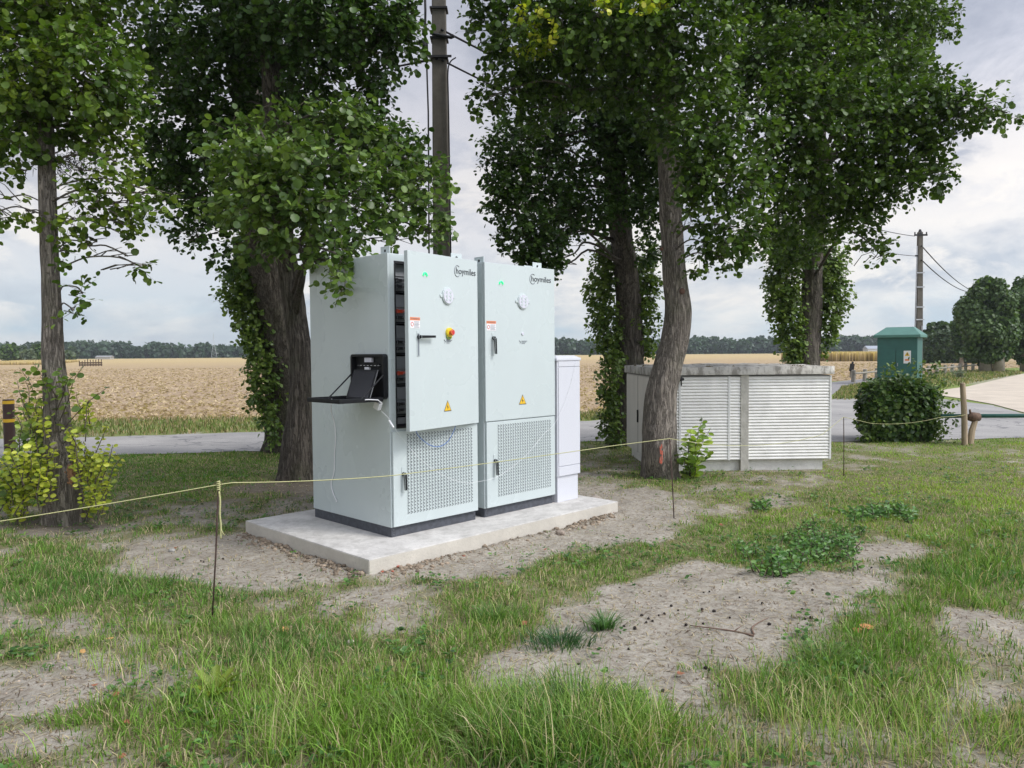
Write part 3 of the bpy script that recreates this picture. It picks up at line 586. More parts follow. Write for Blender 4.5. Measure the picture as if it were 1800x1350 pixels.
PAL['poplar']=[(.03,.065,.018),(.075,.13,.04),(.15,.22,.075)]; PAL['lime2']=[(.07,.14,.02),(.16,.27,.035),(.34,.44,.07)]; PAL['mixed']=[(.05,.11,.02),(.12,.20,.03),(.26,.34,.05)]
# --- low shoots ---------------------------------------------------------
def shoots(name,label,cat,base,stems,palette,leaf,nl,seed,narrow=.85,group=None,lo=.1):
    """upright stems carrying alternate leaves; stems: list of (tip point, lean)"""
    root=empty(name,(base[0],base[1],0),0,label,cat,group); off=-np.array([base[0],base[1],0]); mb=MB(); PO=[];TI=[];NO=[];SZ=[]
    for s,tip in stems:
        s=np.array(s);tip=np.array(tip); pth=smooth_path(limb_path(s,tip,.05,3),5); mb.tube([p+off for p in pth],list(np.linspace(.006,.002,len(pth))),5)
        for k in range(nl):
            f=lo+(1-lo)*(k+random.random()*.5)/nl; i=min(int(f*(len(pth)-1)),len(pth)-2); p=pth[i]+(pth[i+1]-pth[i])*(f*(len(pth)-1)-i)
            a=k*2.4+random.random(); d=np.array([math.cos(a),math.sin(a),random.uniform(-.25,.5)]); PO.append(p+d*.01);TI.append(d);NO.append([random.uniform(-1,1),random.uniform(-1.6,.3),random.uniform(.2,1)]);SZ.append(leaf*random.uniform(.55,1.15))
    mb.build('stems',M_twig,root,smooth=True); leafmesh('leaves',np.array(PO)+off,np.array(TI),np.array(NO,float),np.array(SZ),pal(palette,.2+rng.random(len(PO))*.8),root,narrow); return root
def shoot_field(x0,x1,y0,y1,Y,n,h):
    out=[]
    for i in range(n):
        px=random.uniform(x0,x1); b=P(px,random.uniform(y0,y1),Y+random.uniform(-.3,.3)); b[2]=max(b[2],.0); out.append((b,b+np.array([random.uniform(-.16,.16),random.uniform(-.15,.15),random.uniform(.5,1)*h])))
    return out
bA=gp(118,912)
shoots('tree_suckers','lime green basal shoots at the left foot of the leaning tree','shrub',bA+np.array([-.3,0,0]),shoot_field(15,92,835,928,7.35,36,.40)+shoot_field(50,82,760,850,7.35,8,.35),'lime',.062,18,1,.72,group='young shoots around trunks')
shoots('tree_suckers','tall green shoots left of the leaning tree, in front of the brown bollard','shrub',bA+np.array([-.5,.2,0]),shoot_field(34,88,800,900,7.6,30,.48)+shoot_field(-20,30,850,900,7.6,14,.3)+shoot_field(50,88,700,800,7.6,12,.5),'mixed',.070,14,2,.75,group='young shoots around trunks')
shoots('tree_suckers','yellow-green shoots at the right foot of the leaning tree, beside the cut wound','shrub',bA+np.array([.25,0,0]),shoot_field(140,185,820,925,7.25,32,.36)+shoot_field(125,165,740,840,7.25,10,.35),'lime',.052,18,3,.72,group='young shoots around trunks')
shoots('tree_suckers','thin leafy twigs sprouting halfway up the leaning trunk','shrub',bA,[(P(100,760,7.35),P(70,660,7.3)),(P(105,740,7.35),P(150,640,7.2)),(P(105,760,7.3),P(190,680,7.2)),(P(100,700,7.35),P(60,640,7.3)),(P(110,700,7.35),P(105,650,7.15)),(P(110,780,7.3),P(175,745,7.2)),(P(100,720,7.3),P(130,660,7.15))],'mixed',.075,12,4,.85,group='young shoots around trunks')
bs=gp(1212,838)
shoots('young_sapling','bright green sapling in front of the louvred wall, right of the curved trunk','sapling',bs,[(bs,P(1235,735,9.5)),(bs,P(1205,765,9.6)),(bs+np.array([.05,0,0]),P(1250,752,9.5)),(bs,P(1222,770,9.4)),(bs,P(1198,790,9.5)),(bs,P(1240,790,9.4)),(bs,P(1213,800,9.3)),(bs,P(1228,750,9.5)),(bs,P(1215,760,9.45)),(bs,P(1244,800,9.4))],'lime2',.125,17,5,.5,lo=.05)

# ------------------------------------------------------------------ concrete slab and cabinets
slab=empty('concrete_plinth',tuple(O0),TH,'pale new concrete slab carrying the two big cabinets and the slim pillar','slab')
mb=MB(); nn=14
mb.box(0,SL,0,SW,-.15,ST); mb.build('slab',M_slab,slab,bevel=.006,seg=2)
mb=MB(); mb.box(.002,SL-.002,-.0025,-.0005,-.12,ST-.008); mb.box(-.0025,-.0005,.002,SW-.002,-.12,ST-.008); mb.build('formwork_face',M_slabside,slab)
CW,CD,CHt,PH=.942,1.19,2.3,.082
def vent_panel(parent,x0,x1,z0,z1,y,nx=23,nz=24):
    mb=MB(); px=(x1-x0)/nx; pz=(z1-z0)/nz
    for i in range(nx):
        for k in range(nz):
            x=x0+(i+.5)*px; z=z0+(k+.5)*pz; w=px*.38; h=pz*.40
            # punched hole with a raised hood over its left edge
            mb.add([(x-w,y-.0012,z+h),(x-w*.2,y-.0012,z+h),(x+w,y-.0012,z),(x-w*.2,y-.0012,z-h),(x-w,y-.0012,z-h),(x-w*.1,y-.0012,z)],[(0,1,2,5),(5,2,3,4)],1)
            mb.add([(x-w*1.1,y-.001,z+h),(x-w*.1,y-.007,z),(x-w*1.1,y-.001,z-h)],[(0,1,2)],0)
    return mb.build('punched_grille',[M_cab,M_ink],parent)
def lever(mb,x,z,y,ang,L,m=0):
    """swing handle lying on the door: pivot at x,z, pointing along ang (0 = down)"""
    dx,dz=math.sin(ang),-math.cos(ang); mb.disc((x,y,z),.017,(0,-1,0),.022,14,m)
    a=Vector((x,y-.02,z)); b=Vector((x+dx*L,y-.026,z+dz*L)); t=(b-a).normalized(); n=Vector((t.z,0,-t.x))
    w=.0105; th=Vector((0,-.016,0))
    vs=[a+n*w*1.2,b+n*w,b-n*w,a-n*w*1.2]; mb.add([v for v in vs]+[v+th for v in vs],[(0,1,2,3),(4,7,6,5),(0,4,5,1),(1,5,6,2),(2,6,7,3),(3,7,4,0)],m)
def door_fittings(door,W,y,estop,hang):
    """W: door width; x from the left edge, z measured from the cabinet base"""
    def X(u): return u
    mb=MB()                                                   # green arc lamp
    arc=[(X(.206)+math.cos(a)*.021,y-.003,2.122+math.sin(a)*.021) for a in np.linspace(-.2,3.3,12)]; mb.tube(arc,.0075,6); mb.build('status_lamp',M_green,door,smooth=True)
    me=text_mesh('hoymiles',.078,door,'lettering',M_ink,(.605,y-.002,2.170),sx=1.02); link('lettering',me,M_ink,door)
    mb=MB(); mb.tube([(.628+math.cos(a)*.040,y-.002,2.192+math.sin(a)*.047) for a in np.linspace(.9,5.6,26)],.0027,4); mb.build('logo_ring',M_ink2,door)
    mb=MB(); c=(.488,y,1.972); mb.disc(c,.072,(0,-1,0),.012,40,0); mb.disc((c[0],y-.012,c[2]),.064,(0,-1,0),.006,40,1)
    for s in (-1,1): mb.disc((c[0]+s*.083,y,c[2]),.016,(0,-1,0),.008,14,0)
    for s in (-1,0,1):
        for q in (-1,1): mb.disc((c[0]+q*.024,y-.018,c[2]+s*.030),.013,(0,-1,0),.002,10,0)
    mb.build('round_vent',[M_cab,M_lens],door,bevel=.002,seg=1)
    mb=MB(); lx=.078 if hang else .078; mb.box(lx-.058,lx+.058,y-.0015,y+.001,1.695,1.775,0); mb.box(lx-.058,lx+.058,y-.0025,y+.001,1.758,1.782,1)
    for i in range(5): mb.box(lx-.012,lx+.05-.008*(i%2),y-.0025,y,1.702+i*.0105,1.706+i*.0105,2)
    mb.tube([(lx-.035+math.cos(a)*.014,y-.002,1.727+math.sin(a)*.016) for a in np.linspace(0,6.28,14)],.0028,4,3)
    mb.build('warning_label',[M_sticker,M_or,M_ink2,mat('red_print',(.6,.08,.06),.5)],door)
    me=text_mesh('WARNING',.021,door,'label_text',M_ink,(lx-.05,y-.003,1.7635),.0003); link('label_text',me,M_ink2,door)
    hx=.098 if not hang else .112
    mb=MB(); mb.box(hx-.016,hx+.016,y-.004,y,1.47,1.675,0); mb.box(hx-.010,hx+.010,y-.006,y-.004,1.475,1.655,2)
    lever(mb,hx,1.628,y-.004,R(91) if hang else 0,.17 if hang else .145,1); mb.build('swing_handle',[M_cab,M_black,M_ink2 if hang else M_cab],door,bevel=.0015,seg=1)
    if estop:
        mb=MB(); mb.disc((.50,y,1.668),.040,(0,-1,0),.022,28,0); mb.disc((.50,y-.022,1.668),.018,(0,-1,0),.014,20,1); mb.tube([(.50,y-.036,1.668),(.50,y-.044,1.668),(.50,y-.052,1.668)],[.018,.027,.022],20,1)
        mb.tube([(.50+math.cos(a)*.034,y-.008,1.650+math.sin(a)*.036) for a in np.linspace(3.5,5.9,10)],.007,5,2)
        mb.build('emergency_stop',[M_yel,M_red,mat('green_print',(.15,.35,.08),.5)],door,bevel=.001,seg=1)
    else:
        mb=MB(); mb.disc((.484,y,1.672),.014,(0,-1,0),.008,16,0); mb.build('indicator',[M_lens],door)
    mb=MB(); cx=.44; cz=1.59; s=.017
    mb.tube([(cx,y-.002,cz+s),(cx+s,y-.002,cz),(cx,y-.002,cz-s),(cx-s,y-.002,cz),(cx,y-.002,cz+s)],.0035,4)
    for i,(q,wd) in enumerate([(.012,.075),(.002,.06),(-.010,.045)]):
        k=0
        while k<wd: L=random.uniform(.006,.014); mb.box(cx+.03+k,cx+.03+min(k+L,wd),y-.002,y,cz+q-.0025,cz+q+.0035); k+=L+.003
    mb.build('small_marking',M_ink2,door)
    mb=MB(); c=(.478,1.043); r=.036
    def tri(r,yy,m): mb.add([(c[0],yy,c[1]+r*1.12),(c[0]-r,yy,c[1]-r*.72),(c[0]+r,yy,c[1]-r*.72)],[(0,1,2)],m)
    tri(r*1.42,y-.0012,0); tri(r*1.18,y-.002,1)
    for a in [[(-.002,.026),(-.013,.002),(-.002,.002)],[(-.004,.006),(.010,.006),(-.001,-.020)]]: mb.add([(c[0]+q[0],y-.0028,c[1]+q[1]-.004) for q in a],[(0,1,2)],0)
    mb.build('hazard_triangle',[M_ink,M_tri],door)
def lug(parent,x,y,z,side):
    mb=MB(); w=.062
    if side=='x': mb.box(x-w,x+w,y-.004,y+.004,z-.02,z+.066); mb.box(x-w,x+w,y-.05,y+.004,z-.002,z+.004); mb.disc((x,y-.0045,z+.03),.013,(0,-1,0),.001,14,1)
    else: mb.box(x-.004,x+.004,y-w,y+w,z-.02,z+.066); mb.box(x-.004,x+.05,y-w,y+w,z-.002,z+.004); mb.disc((x-.0045,y,z+.03),.013,(-1,0,0),.001,14,1)
    return mb.build('lifting_lug',[M_cab,M_blackm],parent,bevel=.0015,seg=1)
def cabinet(loc,label,is_open):
    c=empty('battery_cabinet',tuple(loc),TH,label,'cabinet','tall grey cabinets on the slab')
    W,D,H=CW,CD,CHt
    mb=MB(); mb.box(.008,W-.008,.008,D-.008,0,PH,0)
    for x in (.03,W-.03):
        for z in (.02,.06): mb.disc((x,.008,z),.005,(0,-1,0),.003,8,1)
    mb.build('plinth',[M_dk,M_steel],c,bevel=.002,seg=1)
    # body shell: sides, back, roof, floor and the front frame round the upper opening
    mb=MB(); t=.025; zt=H
    mb.box(0,t,.0,D,PH,zt); mb.box(W-t,W,0,D,PH,zt); mb.box(t,W-t,D-t,D,PH,zt); mb.box(t,W-t,0.0,D-t,zt-t,zt); mb.box(t,W-t,0.0,D-t,PH,PH+t)
    body=mb.build('body',M_cab,c,bevel=.003)
    mb=MB(); ox0,ox1,oz0,oz1=.062,W-.062,.885,2.242
    y0,y1=-.0015,.028
    mb.box(t,ox0,y0,y1,PH+.03,zt-.005); mb.box(ox1,W-t,y0,y1,PH+.03,zt-.005); mb.box(ox0,ox1,y0,y1,oz1,zt-.005); mb.box(ox0,ox1,y0,y1,.80,oz0)
    mb.build('front_frame',M_cab,c)
    if is_open:
        mb=MB(); s=.012
        for a in [(ox0,ox0+s,oz0,oz1),(ox1-s,ox1,oz0,oz1),(ox0+s,ox1-s,oz0,oz0+.02),(ox0+s,ox1-s,oz1-.02,oz1)]: mb.box(a[0],a[1],-.006,.09,a[2],a[3])
        mb.build('door_seal',M_blackm,c)
        mb=MB(); mb.box(t,W-t,.5,.52,.6,H-.03); mb.build('inner_wall',M_blackm,c)
        z=oz1-.245
        for k in range(6):
            zz=z-.2525*k
            if zz<oz0-.2: break
            zb=max(zz,oz0+.02)
            mb=MB(); mb.box(ox0+.014,ox1-.014,.055,.48,zb+.012,zz+.232,0); mb.box(ox0+.014,ox1-.014,.050,.48,zb-.004,zb+.012,1)
            mb.box(ox0+.02,ox1-.02,.048,.055,zz+.128,zz+.136,2)
            for q,(xa,zc) in enumerate([(.03,.095),(.62,.095),(.03,.045),(.60,.045)]):
                if zz+zc<oz0+.03: continue
                col=3 if (k%2==1 and q==0) else 1
                x=ox0+xa; mb.box(x,x+.075,.028,.056,zz+zc-.014,zz+zc+.014,col); mb.tube([(x+.07,.04,zz+zc),(x+.11,.02,zz+zc+.006),(x+.16,.03,zz+zc+.02)],.012,7,col); mb.box(x+.012,x+.03,.02,.03,zz+zc-.018,zz+zc+.018,col)
            mb.build('battery_module',[M_mod,M_blackm,M_steel,M_orange],c,bevel=.0015,seg=1)
    # lower grille door
    ld=MB(); ld.box(.012,W-.004,-.024,-.003,PH+.006,.866); ldo=ld.build('lower_door',M_cab,c,bevel=.004)
    vent_panel(ldo,.145,.878,.172,.838,-.024)
    mb=MB(); hx=.108; mb.box(hx-.016,hx+.016,-.028,-.024,.36,.57,0); lever(mb,hx,.512,-.028,0,.13,1); mb.build('swing_handle',[M_cab,M_black],ldo,bevel=.0015,seg=1)
    # upper door
    zd0,zd1=.875,2.305; Wd=.935
    mb=MB()
    if is_open:
        hinge=empty('x',(0,0,0),0,None,None); bpy.data.objects.remove(hinge)
        mb.box(0,Wd-.02,-.026,-.003,zd0,zd1); mb.box(.0,.02,-.003,.012,zd0,zd1); mb.box(Wd-.04,Wd-.02,-.003,.012,zd0,zd1); mb.box(.02,Wd-.04,-.003,.012,zd1-.02,zd1); mb.box(.02,Wd-.04,-.003,.012,zd0,zd0+.02)
        d=mb.build('upper_door',M_cab,c,bevel=.0025); d.location=(.935,-.014,0); phi=R(10.7); d.rotation_euler=(0,0,phi); 
        d.data.transform(Matrix.Translation((-(Wd-.02),0,0)))
        door_fittings(d,Wd,-.026,True,True)
        for ch in d.children: ch.data.transform(Matrix.Translation((-(Wd-.02)+.0,0,0)))
        setup(d,'grey upper door standing slightly open')
    else:
        mb.box(.002,W-.003,-.026,-.003,zd0,zd1); d=mb.build('upper_door',M_cab,c,bevel=.004); door_fittings(d,Wd,-.026,False,False)
    lug(c,.055,.10,H,'y'); lug(c,.055,D-.12,H,'y'); lug(c,W-.16,.06,H,'x'); lug(c,W-.03,.30,H,'x')
    return c
cabA=cabinet(OA,'tall grey cabinet with upper door ajar and a black box on its left side',True)
cabB=cabinet(OA+EX*1.0385,'tall grey cabinet with its doors shut, between the open cabinet and the slim pillar',False)
# operator box on the left side of the open cabinet: local x<0 is outside
mb=MB(); y0,y1,z0,z1=.012,.482,1.128,1.492
def rrect(y0,y1,z0,z1,r,n=6):
    o=[]
    for cy,cz,a0 in [(y1-r,z1-r,0),(y0+r,z1-r,90),(y0+r,z0+r,180),(y1-r,z0+r,270)]:
        for k in range(n+1): a=R(a0+90*k/n); o.append((cy+math.cos(a)*r,cz+math.sin(a)*r))
    return o
ro=rrect(y0,y1,z0,z1,.03); ri=rrect(y0+.022,y1-.022,z0+.02,z1-.02,.02); n=len(ro)
V=[(-.045,a,b) for a,b in ro]+[(-.045,a,b) for a,b in ri]+[(-.0005,a,b) for a,b in ro]+[(-.004,a,b) for a,b in ri]
fs=[]
for i in range(n): j=(i+1)%n; fs+= [(i,j,n+j,n+i),(2*n+j,2*n+i,i,j),(n+i,n+j,3*n+j,3*n+i)]
fs.append(tuple(3*n+i for i in range(n)))
mb.add(V,fs); hmi=mb.build('operator_box',M_black,cabA)
mb=MB(); mb.box(-.03,-.006,.20,.30,1.425,1.463,0); mb.box(-.03,-.006,.24,.30,1.352,1.385,1); mb.build('socket',[M_lens,M_white],hmi,bevel=.002,seg=1)
mb=MB(); mb.box(-.026,-.006,.10,.40,1.395,1.402,0)
for k in range(6): mb.box(-.028,-.006,.12+k*.05,.14+k*.05,1.388,1.41,1)
for yy in (.05,.43): mb.disc((-.03,yy,1.30),.006,(-1,0,0),.01,8,0)
mb.build('terminal_strip',[M_steel,M_black],hmi)
mb=MB(); mb.box(-.46,-.05,.012,.482,1.112,1.122); mb.box(-.46,-.05,.012,.022,1.122,1.146); mb.box(-.46,-.05,.472,.482,1.122,1.146); mb.box(-.46,-.45,.022,.472,1.122,1.146); mb.build('fold_down_cover',M_black,hmi,bevel=.002,seg=1)
mb=MB(); Mx=Matrix.Translation((-.145,0,1.124))@Matrix.Rotation(R(20),4,'Y'); mb.box(-.006,.006,.07,.40,0,.255,0,Mx); mb.box(-.0075,-.006,.085,.385,.015,.24,1,Mx)
mb.box(-.004,.004,.066,.070,0,.257,2,Mx); mb.build('display_panel',[M_black,mat('dark_screen',(.016,.016,.022),.18),M_steel],hmi,bevel=.001,seg=1)
for yy in (.476,.018): mb=MB(); mb.tube([(-.04,yy,1.325),(-.27,yy,1.128)],.0065,8); mb.build('stay_arm',M_black,hmi)
mb=MB(); p=[(-.05,.05,1.128),(-.16,.03,1.13),(-.30,.03,1.131)]; mb.tube([(-.33,.30,1.126),(-.30,.06,1.128),(-.20,.0,1.135),(-.12,-.012,1.128),(-.085,-.02,1.10)],.004,6); mb.build('white_lead',M_white,hmi,smooth=True)
# white adapters and the loose cable that loops over to the pillar
def locA(px,py,b,front=True):
    """point of the open cabinet's frame: on the plane parallel to its front (or its side), b metres out"""
    nrm=NY if front else EX; o=OA-nrm*b; d=ray(px,py); q=CAM+d*(np.dot(o-CAM,nrm)/np.dot(d,nrm)); return q
ad=MB(); c=Vector(locA(664,713,.06,False)); Mx=Matrix.Translation(c)@Matrix.Rotation(TH,4,'Z')@Matrix.Rotation(R(28),4,'X')@Matrix.Rotation(R(12),4,'Z')
ad.box(-.02,.02,-.028,.028,-.03,.03,0,Mx); c2=Vector(locA(690,746,.035,False)); 
cw=empty('charger_lead',tuple(c),0,'white charger plug and thin white cable hanging from the opened black box','cable')
def rel(o,b): return b
def shift(mb,o): mb.v=[tuple(np.array(v)-np.array(o)) for v in mb.v]; return mb
shift(ad,c).build('plug',M_white,cw,bevel=.004)
mb=MB(); a=locA(684,739,.03,False); b=locA(692,752,.03,False); mb.tube([a,b],.0085,12); shift(mb,c).build('inline_adapter',M_white,cw,bevel=.002)
path=[locA(670,722,.05,False),locA(678,730,.04,False),locA(685,737,.03,False)]; mb=MB(); mb.tube(smooth_path(path,4),.002,6)
path=[locA(695,755,.03,False),locA(708,772,.05),locA(740,808,.10),locA(780,836,.14),locA(815,848,.16),locA(845,846,.15),locA(880,835,.12),locA(925,800,.09),locA(955,764,.07),locA(973,747,.06),locA(990,715,.05),locA(1003,675,.045),locA(1012,640,.05),locA(1013,626,.0)]
mb.tube(smooth_path(path,8),.0014,6); shift(mb,c).build('thin_cable',M_white,cw,smooth=True)
cd=locA(582,704,.02,False); cd2=empty('dangling_cable',tuple(cd),0,'white cable end dangling down the left side of the open cabinet','cable'); mb=MB()
mb.tube(smooth_path([locA(583,702,.30,False),locA(582,720,.10,False),locA(588,745,.02,False),locA(590,770,.012,False),locA(588,800,.01,False),locA(587,830,.01,False),locA(582,850,.01,False),locA(586,868,.012,False),locA(592,882,.014,False)],6),.0046,6); shift(mb,cd).build('cable_end',M_white,cd2,smooth=True)
bw=locA(760,780,.04); bl=empty('blue_wire',tuple(bw),0,'thin blue wire looping below the ajar door over the grille','cable'); mb=MB()
mb.tube(smooth_path([locA(729,752,.12),locA(737,768,.08),locA(755,782,.05),locA(772,785,.045),locA(788,775,.05),locA(799,754,.07),locA(801,742,.06)],6),.0028,6); shift(mb,bw).build('wire',M_blue,bl,smooth=True)
# slim pillar
pil=empty('pillar_cabinet',tuple(OA+EX*2.014+NY*(-.02)),TH,'slim lilac-white distribution pillar at the right end of the slab','cabinet')
mb=MB(); mb.box(.0,.315,0,.30,0,.255); mb.build('base',M_lil,pil,bevel=.004)
mb=MB(); mb.box(-.012,.335,-.012,.33,.2552,1.41); mb.build('body',M_lil,pil,bevel=.006)
mb=MB(); mb.box(.004,.330,-.019,-.0125,.36,1.345); mb.box(.004,.330,-.019,-.0125,.262,.352); mb.box(.004,.330,-.019,-.0125,1.352,1.405); mb.build('door',M_lil,pil,bevel=.003)
mb=MB(); mb.add([(-.028,-.024,1.41),(.345,-.024,1.41),(.345,.34,1.41),(-.028,.34,1.41),(-.028,-.024,1.435),(.345,-.024,1.435),(.345,.34,1.435),(-.028,.34,1.435),(.02,.03,1.462),(.30,.03,1.462),(.30,.29,1.462),(.02,.29,1.462)],
 [(3,2,1,0),(0,1,5,4),(1,2,6,5),(2,3,7,6),(3,0,4,7),(4,5,9,8),(5,6,10,9),(6,7,11,10),(7,4,8,11),(8,9,10,11)]); mb.build('lid',M_lil,pil,bevel=.004)

# ------------------------------------------------------------------ louvred transformer box
SHT=math.atan2(shE[1],shE[0]); shed=empty('transformer_box',tuple(shedO),SHT,'low concrete box with white louvred front and a mossy flat roof, behind the curved trunk','transformer box')
LW=2.435; LD=1.78; zb=.15; zt=1.30
mb=MB(); mb.box(.06,LW-.09,.06,LD-.05,-.1,zb+.03); mb.build('footing',M_shedc,shed,bevel=.006)
mb=MB(); mb.box(.012,LW-.012,.03,LD,zb,zt-.012); mb.build('wall',mat('shed_inner',(.3,.3,.29),.8,var=.2),shed)
mb=MB()
def louv(x0,x1,n=27):
    h=(zt-.03-zb-.0)/n
    for i in range(n):
        z=zb+.005+i*h; mb.add([(x0,.010,z+h*.98),(x1,.010,z+h*.98),(x1,-.004,z+h*.30),(x0,-.004,z+h*.30),(x1,.0,z+.001),(x0,.0,z+.001),(x1,.0285,z+.001),(x0,.0285,z+.001)],[(0,3,2,1),(3,5,4,2),(5,7,6,4)])
    return mb
pz=1.32
louv(.02,.355); louv(.385,1.02); louv(1.05,pz-.128); louv(pz-.02,LW-.03); mb.build('louvres',mat('louvre_white',(.80,.79,.76),.6,var=.14,vscale=5,bump=.2),shed)
for a,b in [(.355,.385),(1.02,1.05),(LW-.03,LW-.004),(0,.02)]: mb=MB(); mb.box(a,b,-.008,.03,zb,zt-.02); mb.build('frame_upright',mat('louvre_frame',(.70,.70,.69),.55,var=.08),shed,bevel=.002,seg=1)
mb=MB(); mb.box(pz-.128,pz-.02,-.012,.05,-.05,zt-.004); mb.build('pilaster',M_pil,shed,bevel=.004)
mb=MB(); mb.box(-.002,.0115,.0,LD,zb,zt-.02); mb.build('side_panel',M_shedd,shed)
for k,(a,b) in enumerate([(.03,.86),(.885,1.72)]):
    mb=MB(); mb.box(-.018,-.003,a,b,zb+.01,zt-.03,0)
    d=mb.build('metal_door',M_shedd,shed,bevel=.003)
    if k==0: mb=MB(); mb.box(-.04,-.019,b-.035,b-.012,.60,.78); mb.build('handle',M_black,d,bevel=.002,seg=1)
mb=MB(); mb.box(-.0175,-.003,.8605,.8845,zb+.01,zt-.03); mb.build('door_seam',M_blackm,shed)
# roof slab with an uneven mossy top
ns=40; nm=20; V=[];x0,x1,yy0,yy1=-.035,LW+.015,-.045,LD+.04; z0,z1=zt,zt+.105
gx=np.linspace(x0,x1,ns); gy=np.linspace(yy0,yy1,nm); A,Bq=np.meshgrid(gx,gy); e=np.minimum(np.minimum(A-x0,x1-A),np.minimum(Bq-yy0,yy1-Bq)); Zt=z1+(fbm(A*5,Bq*5,s=4)-.45)*.05*sm(0,.15,e)+sm(0,.5,e)*.02*np.sin(A*1.3)+ (fbm(A*20,Bq*20,s=8,o=2)-.5)*.012
Vt=np.stack([A,Bq,Zt],-1).reshape(-1,3); I=np.arange(ns*nm).reshape(nm,ns); ft=np.stack([I[:-1,:-1],I[:-1,1:],I[1:,1:],I[1:,:-1]],-1).reshape(-1,4)
rim=np.concatenate([I[0,:],I[1:,-1],I[-1,:-1][::-1],I[1:-1,0][::-1]]); Vb=Vt[rim].copy(); Vb[:,2]=z0; k=len(Vt); r2=np.arange(len(rim)); fr=np.stack([rim,k+r2,k+np.roll(r2,-1),np.roll(rim,-1)],-1)
Vall=np.concatenate([Vt,Vb,[[x0,yy0,z0],[x1,yy0,z0],[x1,yy1,z0],[x0,yy1,z0]]]); kk=len(Vt)+len(Vb)
npmesh('roof_slab',Vall,[ft,fr,np.array([[kk+3,kk+2,kk+1,kk]])],M_oldc,shed)
V=[];mbm=MB()
for i in range(420):
    x=random.uniform(x0+.05,x1-.03); y=random.uniform(yy0+.02,yy1-.1); 
    if fbm(np.array([x*3]),np.array([y*3]),s=12)[0]<.5: continue
    s=random.uniform(.012,.035); mbm.add([(x-s,y,z1-.003),(x+s,y-s*.5,z1-.003),(x,y+s,z1-.003),(x+random.uniform(-s,s)*.4,y,z1+s*.7)],[(0,1,3),(1,2,3),(2,0,3)])
mbm.build('roof_moss',mat('dead_moss',(.13,.105,.06),1,var=.4,vscale=20),shed)
mb=MB(); mb.tube([(.28,-.02,zt-.03),(.30,-.06,zt-.05),(.34,-.06,zt-.05)],.008,8); mb.tube([(.30,-.06,zt-.045),(.36,-.075,zt-.05),(.40,-.06,zt-.05)],[.022,.03,.018],12); mb.tube([(.20,-.012,zt-.02),(.24,-.03,zt-.05),(.28,-.02,zt-.055)],.005,6); mb.tube([(.385,-.012,zt-.04),(.388,-.014,zt-.14)],.006,6); mb.build('padlock_fitting',M_blackm,shed,smooth=True)

# ------------------------------------------------------------------ rods and rope
def tubes_thing(name,label,cat,parts,base,group=None):
    o=empty(name,tuple(base),0,label,cat,group)
    for pn,mbp,mt in parts: shift(mbp,base).build(pn,mt,o,smooth=True)
    return o
rodpts=[((372,1085),(384,852),4.65,'rusty steel rod in the foreground with a rope end knotted to its top'),((1185,910),(1177,771),7.39,'thin rusty rod standing in front of the curved trunk'),((1483,838),(1483,733),9.72,'straight dark rod on the lawn right of the louvred box')]
tops=[]
for (bx,by),(tx,ty),Y,lab in rodpts:
    b=G(bx,by); b[2]=-.05; t=P(tx,ty,Y); tops.append(t); mb=MB(); mb.tube([b,(b+t)/2+np.array([.004,0,0]),t],.0055,8); parts=[('rod',mb,M_rust)]
    o=tubes_thing('steel_rod',lab,'rod',parts,(b[0],b[1],0),'rods holding the rope')
def sag(a,b,s,n=14): a=np.array(a);b=np.array(b); return [a+(b-a)*k/n-np.array([0,0,1])*s*4*(k/n)*(1-k/n) for k in range(n+1)]
pl=P(-260,955,4.2); pth=sag(pl,tops[0],.01)+sag(tops[0]+np.array([0,0,.012]),P(690,836,5.32),.012)[1:]+sag(P(690,836,5.32),P(1082,783,6.9),.004)[1:]
pth2=sag(P(1082,783,6.9),tops[1],.0)[1:]+sag(tops[1],P(1445,764,9.4),.10)[1:]+sag(P(1445,764,9.4),tops[2],.0)[1:]
pend=P(1697,729,12.9); pth3=sag(tops[2],P(1530,744,12.0),.0)[1:]+sag(P(1530,744,12.1),P(1655,733,12.3),.05)[1:]+sag(P(1655,733,12.3),pend,.01)[1:]
mb=MB(); full=pth+pth2+pth3; mb.tube(full,.003,6)
t0=tops[0]; k=MB()
for q in range(5): k.tube([(t0[0]+math.cos(a)*.008,t0[1]+math.sin(a)*.008,t0[2]+.012-q*.012+a*.0015) for a in np.linspace(0,6.3,12)],.0045,6)
k.tube(smooth_path([t0+np.array([.006,-.008,-.04]),t0+np.array([.012,-.01,-.10]),t0+np.array([.009,-.012,-.18]),t0+np.array([.013,-.01,-.25]),t0+np.array([.010,-.01,-.33])],5),[.0055]*21,7)
k.tube([t0+np.array([.010,-.01,-.26]),t0+np.array([.022,-.012,-.29]),t0+np.array([.034,-.01,-.31])],.003,5)
tubes_thing('barrier_rope','thin yellow-green rope strung across the scene from rod to rod','rope',[('rope',mb,M_rope),('knotted_end',k,M_rope)],t0)

